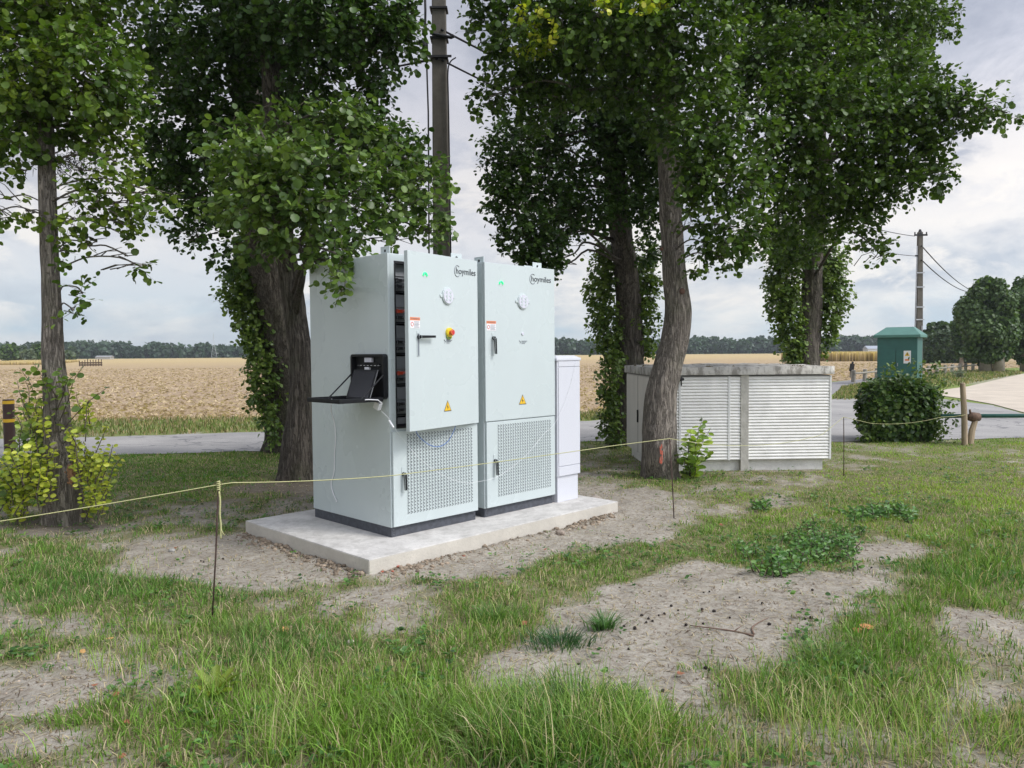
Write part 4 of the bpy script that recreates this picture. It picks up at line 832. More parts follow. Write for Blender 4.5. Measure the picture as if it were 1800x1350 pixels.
# ------------------------------------------------------------------ utility poles and wires
def pole(base,h,r,label,extra=None):
    o=empty('utility_pole',(base[0],base[1],0),0,label,'pole','concrete utility poles'); mb=MB(); w0,w1=r,r*.62
    mb.add([(sx*w0,sy*w0*.8,-.1) for sx,sy in ((-1,-1),(1,-1),(1,1),(-1,1))]+[(sx*w1,sy*w1*.8,h) for sx,sy in ((-1,-1),(1,-1),(1,1),(-1,1))],[(3,2,1,0),(4,5,6,7),(0,1,5,4),(1,2,6,5),(2,3,7,6),(3,0,4,7)])
    mb.build('pole',M_pole,o,bevel=.015); return o
pc=P(775,300,11.2); pb=(pc[0],pc[1],0)
p1=pole(pb,8.6,.138,'tall dark concrete pole rising behind the open cabinet, between the crowns')
def zat(py): return P(775,py,11.2)[2]
for py in (18,70): z=zat(py); mb=MB(); mb.box(-.125,.125,-.11,.11,z-.012,z+.012); mb.build('steel_band',M_blackm,p1)
mb=MB(); z=zat(105); mb.box(-.125,.125,-.11,.11,z-.012,z+.012); mb.box(-.16,.18,-.13,-.112,z-.01,z+.02); z=zat(70); mb.build('bracket',M_blackm,p1); mb=MB(); mb.tube([(-.12,-.11,z+.05),(.18,-.13,z-.02),(.22,-.14,z+.0)],[.02,.025,.03],8); mb.build('wire_clamp',M_blackm,p1)
mb=MB(); mb.tube([(-.20,-.05,zat(-60)),(-.19,-.05,zat(20)),(-.20,-.05,zat(80)),(-.18,-.05,zat(104))],.017,8); mb.tube([(-.205,-.05,zat(75)),(-.20,-.05,zat(92))],.045,8); mb.tube([(-.185,-.03,zat(100)),(-.165,-.06,zat(200)),(-.17,-.06,zat(300)),(-.18,-.06,zat(460))],.012,6)
mb.tube(smooth_path([(.24,-.1,zat(106)),(.16,-.12,zat(115)),(.125,-.12,zat(135)),(.13,-.12,zat(200)),(.14,-.12,zat(460))],4),.010,6); mb.build('downlead',M_blackm,p1,smooth=True)
p2b=P(1616,500,42.); p2=pole((p2b[0],p2b[1],0),P(1616,408,42)[2],.19,'distant concrete pole standing behind the green kiosk')
zt2=P(1616,413,42)[2]; mb=MB(); mb.box(-.35,.35,-.12,-.06,zt2-.06,zt2+.03); mb.tube([(0,0,zt2+.05),(0,0,zt2+.3)],[.14,.05],8)
for x in (-.33,.3): mb.tube([(x,-.1,zt2),(x,-.1,zt2+.14)],.035,8)
z=P(1616,450,42)[2]; mb.box(-.30,-.15,-.14,-.08,z-.04,z+.04); mb.build('crossarm',M_blackm,p2)
mb=MB(); mb.tube([(-.22,-.05,.2),(-.17,-.05,zt2-.6)],.03,6); mb.tube([(.11,-.14,.2),(.10,-.14,2.9)],.035,6)
for py in (480,505,540,562): zz=P(1616,py,42)[2]; mb.box(-.24,.2,-.18,-.155,zz-.03,zz+.03)
mb.build('conduit',M_steel,p2)
def wire(label,a,b,s,r=.012,n=24,clamp=None):
    a=np.array(a);b=np.array(b); mb=MB(); mb.tube(sag(a,b,s,n),r,6); o=empty('overhead_wire',tuple(a),0,label,'wire','overhead wires'); shift(mb,a).build('wire',M_blackm,o,smooth=True)
wire('upper overhead wire between the two poles, running behind the right crowns',P(776,52,11.1),P(1608,415,41.9),.55,.017)
wire('lower overhead wire between the two poles, running behind the right crowns',P(777,106,11.1),P(1609,450,41.9),.6,.015)
wire('overhead wire leaving the near pole to the left, into the dark crown',P(770,103,11.1),P(-400,260,40),.5,.016)
wire('upper overhead wire running down right from the distant pole to the trees',P(1620,432,41.8),P(1712,512,72),.35,.03)
wire('lower overhead wire running down right from the distant pole to the trees',P(1620,457,41.8),P(1712,514,72),.45,.03)

# ------------------------------------------------------------------ bollard, kiosk, fence, barrier
bb=G(18,802); mb=MB(); r=.083; zz=[0,.70,.70,.735,.735,.84,.84,.865,.865,.90]
o=empty('bollard',(bb[0],bb[1],0),0,'brown bollard with two yellow bands by the road, at the left edge','bollard')
zt_=P(18,702,bb[1])[2]; mb.tube([(0,0,-.1),(0,0,zt_-.01),(0,0,zt_)],[r,r,r*.9],20); mb.build('post',M_brown,o,smooth=False)
mb=MB()
for py in (707,739): z=P(18,py,bb[1])[2]; mb.tube([(0,0,z-.026),(0,0,z+.026)],r+.003,20)
mb.build('reflective_band',M_by,o)
kb=P(1582,660,36); kz=lambda py:P(1582,py,36)[2]; ko=empty('green_kiosk',(kb[0],kb[1],0),R(-37),'dark green electricity kiosk with a hipped roof across the road','kiosk'); 
kw=.84
mb=MB(); mb.box(-kw,kw,-.75,.55,-.1,kz(591)); mb.build('body',M_kg,ko,bevel=.01)
mb=MB(); h1=kz(589);h2=kz(575); e=kw+.14; f=.9
mb.add([(-e,-f,h1-.12),(e,-f,h1-.12),(e,f,h1-.12),(-e,f,h1-.12),(-e,-f,h1),(e,-f,h1),(e,f,h1),(-e,f,h1),(-e*.58,-f*.25,h2),(e*.58,-f*.25,h2),(e*.58,f*.25,h2),(-e*.58,f*.25,h2)],[(3,2,1,0),(0,1,5,4),(1,2,6,5),(2,3,7,6),(3,0,4,7),(4,5,9,8),(5,6,10,9),(6,7,11,10),(7,4,8,11),(8,9,10,11)]); mb.build('roof',M_kr,ko,bevel=.01)
dz=kz(615)
for s,x0_,x1_ in ((0,-kw+.06,-.06),(1,-.04,kw-.06)):
    mb=MB(); mb.box(x0_,x1_,-.775,-.752,.1,dz); d=mb.build('door',M_kg,ko,bevel=.006)
    if s:
        mb=MB(); mb.box(.02,.05,-.80,-.776,dz-.75,dz-.6); mb.build('handle',M_steel,d)
        mb=MB(); mb.box(.28,.58,-.782,-.776,dz-.62,dz-.04,0); c=(.43,dz-.20); mb.add([(c[0],-.784,c[1]+.11),(c[0]-.11,-.784,c[1]-.08),(c[0]+.11,-.784,c[1]-.08)],[(0,1,2)],1); mb.box(.41,.45,-.786,-.7845,c[1]-.05,c[1]+.05,2); mb.box(.34,.52,-.785,-.783,c[1]-.30,c[1]-.22,3); mb.build('warning_sign',[M_sticker,M_tri,M_ink,M_or],d)
mb=MB(); mb.box(-.058,-.042,-.79,-.753,.1,dz); mb.build('door_edge',mat('kiosk_dark',(.012,.06,.05),.5),ko)
def fence(label,pts,h,rail=True):
    b0=np.array(pts[0]); o=empty('rail_fence',(b0[0],b0[1],0),0,label,'fence','low post-and-rail fences by the field')
    for i,p in enumerate(pts):
        mb=MB(); q=np.array(p)-b0; mb.tube([(q[0],q[1],-.05),(q[0]+.01,q[1],h*.97),(q[0]+.01,q[1],h)],[.11,.105,.07],10); mb.build('post',M_woodg,o,smooth=False)
    mb=MB()
    for a,b in zip(pts[:-1],pts[1:]):
        a=np.array(a)-b0;b=np.array(b)-b0; mb.tube([(a[0],a[1]-.12,h*.72),(b[0],b[1]-.12,h*.72)],.05,8)
    mb.build('rail',M_woodg,o)
fence('low wooden rail fence left of the green kiosk',[G(x,y)[:2] for x,y in [(1500,672),(1520,670),(1541,667),(1562,664)]],.62)
fence('low wooden rail fence running right from the green kiosk to the pale trunks',[G(x,y)[:2] for x,y in [(1616,662),(1632,661.5),(1647,660),(1661,658.5),(1674,657),(1687,655.5),(1697,654),(1710,652.5),(1722,651.5)]],.62)
q=G(1495,664); bx=empty('black_box',(q[0],q[1],0),R(-8),'small black tilted box on the first post of the fence left of the kiosk','box'); mb=MB(); Mx=Matrix.Translation((0,-.15,.38))@Matrix.Rotation(R(8),4,'Y'); mb.box(-.11,.11,-.06,.1,.0,.44,0,Mx); mb.box(-.05,.05,-.03,.05,.44,.56,0,Mx); mb.build('housing',M_blackm,bx,bevel=.01); mb=MB(); mb.tube([(0,0,-.05),(.01,0,.5)],.05,8); mb.build('post',M_woodg,bx)
pb_=G(1696,782); pt=P(1692,673,pb_[1]); o=empty('wooden_post',(pb_[0],pb_[1],0),0,'upright round wooden post beside the ivy block, with the rope tied to it','post'); mb=MB(); d=pt[0]-pb_[0]; mb.tube([(0,0,-.1),(d*.5+.01,0,pt[2]*.5),(d,0,pt[2]-.01),(d,0,pt[2])],[.048,.046,.042,.034],12); mb.build('post',M_wood,o)
o=empty('barrier_bar',(pb_[0]+.05,pb_[1]+.15,0),0,'green horizontal barrier bar resting on a leaning stub beside the wooden post','barrier')
zb_=P(1710,733,13.1)[2]; xo=pb_[0]+.05; mb=MB(); xa=P(1655,733,13.1)[0]-xo; xb=P(2150,733,13.1)[0]-xo; mb.tube([(xa,0,zb_+.02),(xb,0,zb_)],.034,12); mb.build('bar',M_barp,o,smooth=True)
mb=MB(); xc=P(1708,733,13.1)[0]-xo; mb.tube([(xc-.05,-.05,-.05),(xc-.01,-.04,zb_*.5),(xc+.06,-.03,zb_-.02)],[.055,.05,.04],10); mb.build('support_stub',M_wood,o)
mb=MB(); mb.tube([(xc-.07,-.02,zb_-.01),(xc+.0,-.02,zb_+.0),(xc+.12,-.02,zb_)],[.05,.085,.07],12); mb.tube([(xc-.03,-.02,zb_+.05),(xc-.04,-.02,zb_+.13)],.02,6); mb.build('clamp',mat('rusty_clamp',(.13,.08,.055),.9,var=.4,vscale=30),o,smooth=True)

# ------------------------------------------------------------------ ivy block bush
def bush_block():
    c=G(1583,778); W_,D_=1.32,.9; H_=P(1583,672,c[1])[2]
    n=11000; p=rng.random((n,3)); ax=rng.integers(0,3,n); s=rng.random(n); 
    # mostly on the faces of the box, with rounded wobble
    t=p*2-1; sh=rng.random(n)**.35; k=np.max(np.abs(t),1); t=t/k[:,None]*sh[:,None]
    l4=(np.abs(t)**3.2).sum(1,keepdims=True)**(1/3.2); t=t/l4*np.max(np.abs(t),1,keepdims=True)
    wob=1+.22*(fbm(t[:,0]*3+5,t[:,1]*3,t[:,2]*3,s=6,o=3)-.5)*2
    pos=np.stack([t[:,0]*W_/2*wob,t[:,1]*D_/2*wob,(t[:,2]*.5+.5)*H_*(.45+.6*wob)],-1); ln=np.linalg.norm(t,axis=1,keepdims=True)
    out=t/np.maximum(ln,.01); tip=out*.5+unit(n)*.7; tip[:,2]-=.6; nm=out+unit(n)*.5; nm[:,2]+=.5
    root=empty('ivy_bush',(c[0]+.11,c[1]+.35,0),R(-4),'dense box-shaped mass of dark ivy across the lawn, in front of the road','bush')
    leafmesh('foliage',pos,tip,nm,.045+rng.random(n)*.045,np.clip(pal('ivy',rng.random(n)*.8)*1.35,0,1),root,narrow=.95)
    # stray runners
    PO,TI,NO,SZ,TT,TW=crown_leaves([((x,-.35+y,z),(r,r,r),.6) for x,y,z,r in [(.62,0,.35,.16),(-.60,0,.3,.16),(.66,0,.55,.12),(-.2,.1,1.22,.14),(.25,.1,1.24,.12),(.55,.1,1.18,.12),(-.62,0,.12,.14),(.6,0,.1,.14),(.62,0,.75,.08)]],.07,'ivy',1.6,.3,3,2,.2,5)
    leafmesh('runners',PO,TI,NO,SZ,pal('ivy',TT+.15),root,narrow=.7); mb=MB()
    for i in range(26):
        a=random.uniform(-.5,.5); mb.tube(limb_path((a,random.uniform(-.3,.3),0),(a*1.2,random.uniform(-.4,.4),H_*random.uniform(.7,.95)),.02,3),.012,5)
    mb.build('stems',M_twig,root)
bush_block()

# ------------------------------------------------------------------ distant trees
def far_tree(name,label,px,py,w,h,Y,palette,leaf,n,seed,shape='oval',trunkw=0,group='distant trees',tw=None,low=.1):
    """px,py: foot in the photograph; w,h size in pixels at distance Y"""
    b=G(px,py) if Y is None else P(px,py,Y); Y=b[1]; wm=w*Y/F; hm=h*Y/F; root=empty(name,(b[0],b[1],0),0,label,'tree',group)
    bl=[]; rr=random.Random(seed); k=22
    for i in range(k):
        f=(i+.5)/k; z=hm*(low+(1-low)*f); env=math.sin(math.pi*min(max((f*.86+.10),0),1))**.6 if shape=='oval' else 1-.25*f
        for q in range(2):
            a=rr.uniform(0,6.28); d=wm*.5*env*rr.uniform(.35,.72); r=wm*.5*rr.uniform(.30,.5)*max(env,.4); r=min(r,hm*.2)
            z_=min(z,hm-r*.8); bl.append((np.array([math.cos(a)*d,math.sin(a)*d,z_]),(r,r,r),1))
    PO=[];NO=[];TI=[]
    tot=sum(q[1][0]**2 for q in bl)
    for c,r,_ in bl:
        m=int(n*r[0]**2/tot)+2; d=unit(m); PO.append(c+d*(rng.random(m)**.4)[:,None]*r[0]); NO.append(d+unit(m)*.5+np.array([0,0,.5])); TI.append(unit(m)-np.array([0,0,.3]))
    PO,NO,TI=map(np.concatenate,(PO,NO,TI)); PO[:,2]=np.maximum(PO[:,2],.02); cl=fbm(PO[:,0]*1.2,PO[:,1]*1.2,PO[:,2]*1.2,s=seed,o=2)
    leafmesh('crown',PO,TI,NO,leaf*(.6+.8*rng.random(len(PO))),pal(palette,rng.random(len(PO))*.6+cl*.4),root)
    mb=MB(); t_=tw or wm*.09
    mb.tube([(0,0,-.1),(0,0,hm*low*1.2+.3),(0,0,hm*.7)],[t_*1.2,t_,t_*.3],10); mb.build('trunk',mat('pale_trunk',(.33,.29,.24),.95,var=.3,vscale=3,bump=.5,bscale=10),root,smooth=True); return root
far_tree('pollard_tree','bushy round-leaved tree with a pale trunk at the right end of the rail fence',1733,655,104,166,52,'poplar',.18,24000,1,low=.12,tw=.34)
far_tree('pollard_tree','second pale trunked bushy tree, just right of the first by the gravel yard',1756,655,60,150,51.5,'poplar',.18,9000,2,low=.16,tw=.30)
far_tree('pollard_tree','tall dark bushy tree cut off by the right edge of the photo',1804,654,90,166,54,'poplar',.19,16000,3,low=.1,tw=.35)
far_tree('pollard_tree','slim upright treetop between the hedge and the pale trunked trees',1690,640,34,105,75,'dark',.3,3000,4,low=.1)
far_tree('distant_tree','dark rounded tree above the hedge right of the distant pole',1652,625,62,68,95,'far',.45,7000,5,low=.1)
far_tree('distant_tree','dark bush tree just right of the green kiosk',1630,625,34,55,96,'far',.45,3000,6,low=.1)
hb=P(1660,622,88); hd=empty('garden_hedge',(hb[0],hb[1],0),0,'clipped dark green hedge behind the wheat, right of the kiosk','hedge'); n=9000; t=rng.random((n,3))*2-1; k_=np.max(np.abs(t),1); t=t/k_[:,None]*(rng.random(n)**.2)[:,None]; ww=2.9; hh=P(1660,582,88)[2]
arch=1-.35*np.abs(t[:,0])**2.5
leafmesh('foliage',np.stack([t[:,0]*ww,t[:,1]*1.2,(t[:,2]*.5+.5)*hh*arch],-1),unit(n),t+unit(n)*.5,.2+.2*rng.random(n),pal('far',rng.random(n)*.7+.1),hd)
sb=P(1684,655,45); 
shoots('road_shrub','small grey-green shrub on the verge in front of the rail fence','shrub',(G(1684,666)[0],G(1684,666)[1],0),[(G(1684,666)+np.array([random.uniform(-.35,.35),random.uniform(-.2,.2),0]),G(1684,666)+np.array([random.uniform(-.5,.5),random.uniform(-.3,.3),random.uniform(.3,.65)])) for i in range(26)],'willow',.10,10,9,.6)
for i,(px,py,w,h,Y,lab,pl_) in enumerate([(20,628,42,30,230,'rounded green tree at the far left beyond the field','mid'),(36,628,26,26,232,'second rounded green tree beyond the field at the far left','far'),(50,628,22,20,205,'low grey-green willow just left of the leaning trunk, beyond the field','willow'),(66,628,22,30,210,'spiky upright green tree seen left of the leaning trunk','mid'),(121,628,20,18,200,'round grey willow just right of the leaning trunk','willow'),(129,626,16,22,300,'darker tree behind the grey willow','far')]):
    far_tree('distant_tree',lab,px,py,w,h,Y,pl_,.8,900,30+i,low=.12)
# the long wood on the horizon
def wood():
    PO=[];NO=[];TT=[];SZ=[]
    for i in range(760):
        x0_=rng.uniform(-330,400); Y=395+rng.random()*45
        px,_=topix(x0_,Y); 
        hpx=18.5+4*math.sin(px*.011)+3*vn(np.array([px*.05]),np.array([0.]),s=4)[0]*2-2 if px<700 else 17+6*vn(np.array([px*.02]),np.array([3.]),s=4)[0]
        if 225<px<262: hpx*=.62
        if px<60: hpx*=1.0
        h=hpx*Y/F+CH; r=h*.33*(.7+.5*rng.random()); m=90; d=unit(m); h*=.86+.18*rng.random()
        zc=h*(.25+.5*rng.random(m)); pp=np.stack([x0_+d[:,0]*r,Y+d[:,1]*r,np.clip(h*.56+d[:,2]*h*.46,.2,h)],-1); PO.append(pp); NO.append(d+[0,0,.4]); TT.append(np.full(m,rng.random()*.6)+rng.random(m)*.4); SZ.append(.9+rng.random(m)*1.3)
    PO,NO,TT,SZ=map(np.concatenate,(PO,NO,TT,SZ)); n=len(PO)
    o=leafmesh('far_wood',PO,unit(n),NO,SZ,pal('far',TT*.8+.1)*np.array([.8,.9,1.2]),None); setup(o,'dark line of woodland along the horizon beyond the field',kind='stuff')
    mb=MB(); mb.box(-340,420,441,446,0,5.4); ob=mb.build('wood_undergrowth',mat('undergrowth',(.02,.035,.022),1,var=.3,vscale=.2)); setup(ob,'shaded undergrowth inside the far woodland',kind='stuff')
wood()
# standing wheat left uncut
def wheat(label,quads,hgt,n,seed):
    r_=random.Random(seed); V=[];C=[]
    for k in range(n):
        q=r_.choice(quads); a,b=r_.random(),r_.random(); p=np.array(q[0])*(1-a)*(1-b)+np.array(q[1])*a*(1-b)+np.array(q[2])*a*b+np.array(q[3])*(1-a)*b
        w=.10; h=hgt*r_.uniform(.8,1.08); x,y=p[0],p[1]; an=r_.uniform(0,3.14); V+= [(x-math.cos(an)*w,y-math.sin(an)*w,0),(x+math.cos(an)*w,y+math.sin(an)*w,0),(x+math.cos(an)*w*.8,y+math.sin(an)*w*.8,h),(x-math.cos(an)*w*.8,y-math.sin(an)*w*.8,h)]
        t=r_.random(); lo=(.24+.1*t,.17+.08*t,.09); hi=(.55+.12*t,.44+.1*t,.27); C+=[lo,lo,hi,hi]
    o=npmesh('standing_wheat',np.array(V),[np.arange(len(V)).reshape(-1,4)],M_grass,col=np.array(C)); setup(o,label,kind='stuff')
def gq_(l): return [tuple(G(x,y)[:2]) for x,y in l]
q1=G(1462,635.5); q2=G(1706,634); 
wheat('strip of uncut golden wheat in the field behind the green kiosk',[[q1[:2],q2[:2],(q2[0]+4,q2[1]+26),(q1[0]+2,q1[1]+26)]],1.25,22000,1)
a=G(-40,642); b=G(86,641); wheat('strip of uncut golden wheat at the far left of the field',[[a[:2],b[:2],(b[0]-28,b[1]+60),(a[0]-30,a[1]+60)]],.6,8000,2)
# far built things
fp=P(157,640,118); o=empty('cattle_pen',(fp[0],118,0),0,'small low wooden enclosure in the field right of the leaning trunk','pen'); mb=MB()
for i in range(9): x=-1.5+i*.42; mb.box(x-.04,x+.04,-.05,.05,0,random.uniform(.8,1.15))
mb.box(-1.6,2.0,-.03,.0,.1,.32); mb.box(-1.6,2.0,-.03,.0,.42,.62); mb.build('pen_rails',mat('dark_wood',(.08,.05,.035),.9,var=.3),o)
fp=P(184,624,330); o=empty('farm_shed',(fp[0],330,0),R(4),'tiny pale low farm shed in front of the far wood at the left','building'); mb=MB(); mb.box(-3,3,-2,2,0,.9); mb.build('wall',mat('pale_wall',(.34,.33,.30),.8),o); mb=MB(); mb.add([(-3.2,-2.2,.9),(3.2,-2.2,.9),(3.2,2.2,.9),(-3.2,2.2,.9),(-3.2,0,1.6),(3.2,0,1.6)],[(0,1,5,4),(2,3,4,5),(0,4,3),(1,2,5),(3,2,1,0)]); mb.build('roof',mat('pale_roof',(.25,.25,.25),.8),o)
fp=P(1536,616,360); o=empty('white_house',(fp[0],360,0),0,'tiny white house among the trees on the horizon left of the green kiosk','building'); mb=MB(); mb.box(-4,4,-2.6,2.6,0,2.0); mb.build('wall',mat('white_wall',(.45,.46,.48),.8),o); mb=MB(); mb.add([(-4.2,-2.8,2.0),(4.2,-2.8,2.0),(4.2,2.8,2.0),(-4.2,2.8,2.0),(-4.2,0,3.4),(4.2,0,3.4)],[(0,1,5,4),(2,3,4,5),(0,4,3),(1,2,5),(3,2,1,0)]); mb.build('roof',mat('slate_roof',(.3,.33,.38),.8),o)
fp=P(376,620,385); o=empty('lattice_mast',(fp[0],385,0),0,'thin lattice mast rising above the horizon wood at the left','mast'); mb=MB(); H2=P(375,585,385)[2]
for s in (-1,1): mb.tube([(s*1.5,0,0),(s*.3,0,H2*.55),(0,0,H2)],.07,4)
for k in range(9): z=H2*.06*k; w_=1.5-1.2*(k*.06/.55); mb.tube([(-w_,0,z),(w_,0,z+H2*.05)],.05,4)
mb.build('lattice',mat('mast_steel',(.42,.45,.47),.6),o)
# ------------------------------------------------------------------ grass
def blades(name,label,pos,h,w,lean,col,m=M_grass):
    n=len(pos); a=rng.random(n)*2*np.pi; side=np.stack([np.cos(a),np.sin(a),np.zeros(n)],-1)
    z=np.array([0,0,1.]); V=[]
    for f,wf in ((0,1),(.4,.85),(.75,.55)):
        c=pos+z*(h*f*(1-.28*np.linalg.norm(lean,axis=1)*f))[:,None]+lean*(h*f*f)[:,None]; V+= [c-side*(w*wf*.5)[:,None],c+side*(w*wf*.5)[:,None]]
    V.append(pos+z*(h*(1-.42*np.linalg.norm(lean,axis=1)))[:,None]+lean*(h*1.0)[:,None])
    V=np.stack(V,1).reshape(-1,3); k=np.arange(n)[:,None]*7; q=np.concatenate([k+np.array([[0,1,3,2]]),k+np.array([[2,3,5,4]])]); t=k+np.array([[4,5,6]])
    C=np.repeat(col,7,0); o=npmesh(name,V,[q,t],m,col=C); return setup(o,label,kind='stuff')
def lawn():
    NT_=52000; y=(2.2**.75+rng.random(NT_)*(13.9**.75-2.2**.75))**(1/.75); x=(rng.random(NT_)*2-1)*(y*.74+.5)
    roadY=np.interp(x,[-12,-8.15,-4.2,-1,1.44,5.8,9.2,12],[11.5,12.2,12.85,13.45,13.85,13.5,13.85,14])
    d=grassd(x,y); nb=(3+rng.integers(0,9,NT_)); keep=(rng.random(NT_)<(d**1.4)*.96+.035)&(y<roadY-.03)&~in_rect(x,y,O0,EX,SL,SW,.01)&~in_rect(x,y,shedO,shE,LW-.05,LD,-.05)
    x,y,d,nb=x[keep],y[keep],d[keep],nb[keep]; px,py=topix(x,y)
    def el(cx,cy,rx,ry): return np.exp(-(((px-cx)/rx)**2+((py-cy)/ry)**2))
    Lm=.052+.085*el(620,1320,380,150)+.12*el(1000,1330,200,100)+.05*el(1200,1340,200,80)+.035*el(350,1150,260,80)+.05*el(100,1020,200,70)+.05*el(1500,1250,300,110)+.06*el(1720,1000,130,70)+.05*el(1480,1120,200,60)+.04*el(870,1090,90,60)
    Lm=Lm*(.55+.45*d)*np.where(y>9,.85,1)*(1-.25*el(1600,830,260,50))
    idx=np.repeat(np.arange(len(x)),nb); n=len(idx); rad=.02+.03*rng.random(n); an=rng.random(n)*6.28; sp=(1+.06*y[idx])
    X=x[idx]+np.cos(an)*rad*sp; Y=y[idx]+np.sin(an)*rad*sp; k=~in_rect(X,Y,O0,EX,SL,SW,.0); X,Y,idx,an=X[k],Y[k],idx[k],an[k]; n=len(X)
    ln=rng.random(n)*.9; lean=np.stack([np.cos(an)*ln+(rng.random(n)-.5)*.5,np.sin(an)*ln+(rng.random(n)-.5)*.5,np.zeros(n)],-1)
    h=Lm[idx]*(.45+.9*rng.random(n)**1.5)*(.7+.5*vn(X*3,Y*3,s=8)); w=.0022+.0026*rng.random(n)+.00042*Y[:]; w=w*np.where(Lm[idx]>.13,1.25,1)
    # colour: fresh lawn, dusty green, straw
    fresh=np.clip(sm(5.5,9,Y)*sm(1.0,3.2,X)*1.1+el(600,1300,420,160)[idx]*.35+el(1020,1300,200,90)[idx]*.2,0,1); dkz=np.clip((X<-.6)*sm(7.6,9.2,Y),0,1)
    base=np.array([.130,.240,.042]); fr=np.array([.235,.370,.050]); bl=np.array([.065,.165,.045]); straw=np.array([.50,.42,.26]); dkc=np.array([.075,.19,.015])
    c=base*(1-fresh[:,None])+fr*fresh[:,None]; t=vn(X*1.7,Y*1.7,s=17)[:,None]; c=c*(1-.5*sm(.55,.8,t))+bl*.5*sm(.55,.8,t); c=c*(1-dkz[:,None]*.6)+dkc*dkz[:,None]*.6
    c=c*(.5+1.0*rng.random((n,1))); st=rng.random(n)<(.13+.28*(1-d[idx])+.12*(vn(X*.9,Y*.9,s=23)>.6)); c[st]=straw*(.55+.6*rng.random((st.sum(),1)))
    Z=gz(X,Y)-.004
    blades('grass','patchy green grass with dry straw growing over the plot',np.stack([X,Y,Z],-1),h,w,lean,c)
    print('blades',n)
lawn()
def tuft(label,px,py,n,h,w,spread,c,cat='plant',narrow=None):
    b=G(px,py); b[2]=gzp(b); pos=np.stack([rng.normal(size=n)*spread,rng.normal(size=n)*spread*.7,np.zeros(n)],-1); an=np.arctan2(pos[:,1],pos[:,0]); ln=.3+.8*rng.random(n)
    lean=np.stack([np.cos(an)*ln,np.sin(an)*ln,np.zeros(n)],-1); o=blades('grass_tuft',label,pos,h*(.5+.6*rng.random(n)),w*(.7+.5*rng.random(n)),lean,np.array(c)*(.6+.8*rng.random((n,1)))); o.location=tuple(b); del o['kind']; setup(o,label,cat,'grass tufts'); return o
tuft('large tuft of broad long grass blades at the bottom centre',1010,1275,420,.26,.0065,.10,(.10,.19,.05))
tuft('wide tuft of long arching grass at the bottom, left of the largest tuft',880,1325,300,.20,.005,.11,(.16,.25,.07))
tuft('dense dark blue-green tuft on the bare soil below the slab',985,1132,360,.10,.0055,.085,(.055,.125,.05))
tuft('small tuft with broad upright leaves beside the dark tuft on bare soil',1062,1105,150,.13,.007,.035,(.08,.17,.05))
tuft('tall bright tuft right of the bare soil, near the orange dead leaf',1450,1165,240,.15,.005,.07,(.15,.24,.07))
tuft('tuft of fine long grass at the left foot of the foreground rod',430,1115,200,.12,.004,.07,(.13,.21,.06))
tuft('arching tuft at the bottom left of the centre, pale green',720,1290,260,.19,.0045,.09,(.15,.23,.06))
tuft('lush tuft in front of the left half of the slab shadow',870,1090,240,.13,.0045,.075,(.10,.19,.05))
# dry straw bits and pebbles on the soil
def litter():
    n=30000; y=2.3+rng.random(n)**1.6*9.5; x=(rng.random(n)*2-1)*(y*.72+.4); k=~in_rect(x,y,O0,EX,SL,SW,.0)&~in_rect(x,y,shedO,shE,LW,LD,0); x,y=x[k],y[k]; n=len(x)
    a=rng.random(n)*3.14; L=.008+.03*rng.random(n)**2; w=.0009+.0011*rng.random(n)+y*.00012; z=gz(x,y)+.003+.003*rng.random(n); dx=np.cos(a)*L;dy=np.sin(a)*L; sx=-np.sin(a)*w; sy=np.cos(a)*w; dz=(rng.random(n)-.4)*.010
    V=np.stack([np.stack([x-dx-sx,y-dy-sy,z],-1),np.stack([x-dx+sx,y-dy+sy,z],-1),np.stack([x+dx+sx,y+dy+sy,z+dz],-1),np.stack([x+dx-sx,y+dy-sy,z+dz],-1)],1).reshape(-1,3)
    t=rng.random((n,1)); c=np.where(t<.3,np.array([.13,.085,.055]),np.array([.45,.37,.25]))*(.6+.6*rng.random((n,1)))
    o=npmesh('straw_litter',V,[np.arange(n*4).reshape(n,4)],M_grass,col=np.repeat(c,4,0)); setup(o,'dry straw and twig litter strewn over the soil',kind='stuff')
litter()
ICO=[(0,0,1)]+[(.894*math.cos(a),.894*math.sin(a),.447) for a in np.arange(5)*1.2566]+[(.894*math.cos(a+.628),.894*math.sin(a+.628),-.447) for a in np.arange(5)*1.2566]+[(0,0,-1)]
ICF=[(0,1,2),(0,2,3),(0,3,4),(0,4,5),(0,5,1),(1,6,2),(2,7,3),(3,8,4),(4,9,5),(5,10,1),(6,7,2),(7,8,3),(8,9,4),(9,10,5),(10,6,1),(11,7,6),(11,8,7),(11,9,8),(11,10,9),(11,6,10)]
def rocks(name,label,P_,S_,C_,m):
    n=len(P_); ico=np.array(ICO); V=P_[:,None,:]+ico[None]*S_[:,None,:]*(.65+.7*rng.random((n,12,1))); f=(np.arange(n)[:,None,None]*12+np.array(ICF)[None]).reshape(-1,3)
    o=npmesh(name,V.reshape(-1,3),[f],m,col=np.repeat(C_,12,0)); return setup(o,label,kind='stuff')
def _cb(t,b,co):
    a=t.n('ShaderNodeAttribute',attribute_name='Col').outputs['Color']; t.l(t.mix(1,a,t.ramp(t.noise(co,60,5,.6),[(.3,.7),(.7,1.2)]),'MULTIPLY'),b.inputs['Base Color'])
M_clod=mat('crumbly_soil',rough=1,spec=.1,build=_cb)
n=26000; y=2.3+rng.random(n)**1.5*8; x=(rng.random(n)*2-1)*(y*.72+.4); k=(grassd(x,y)<.5)&~in_rect(x,y,O0,EX,SL,SW,.0); x,y=x[k],y[k]; n=len(x); s=(.002+.009*rng.random(n)**5)[:,None]*np.array([1,1,.6])
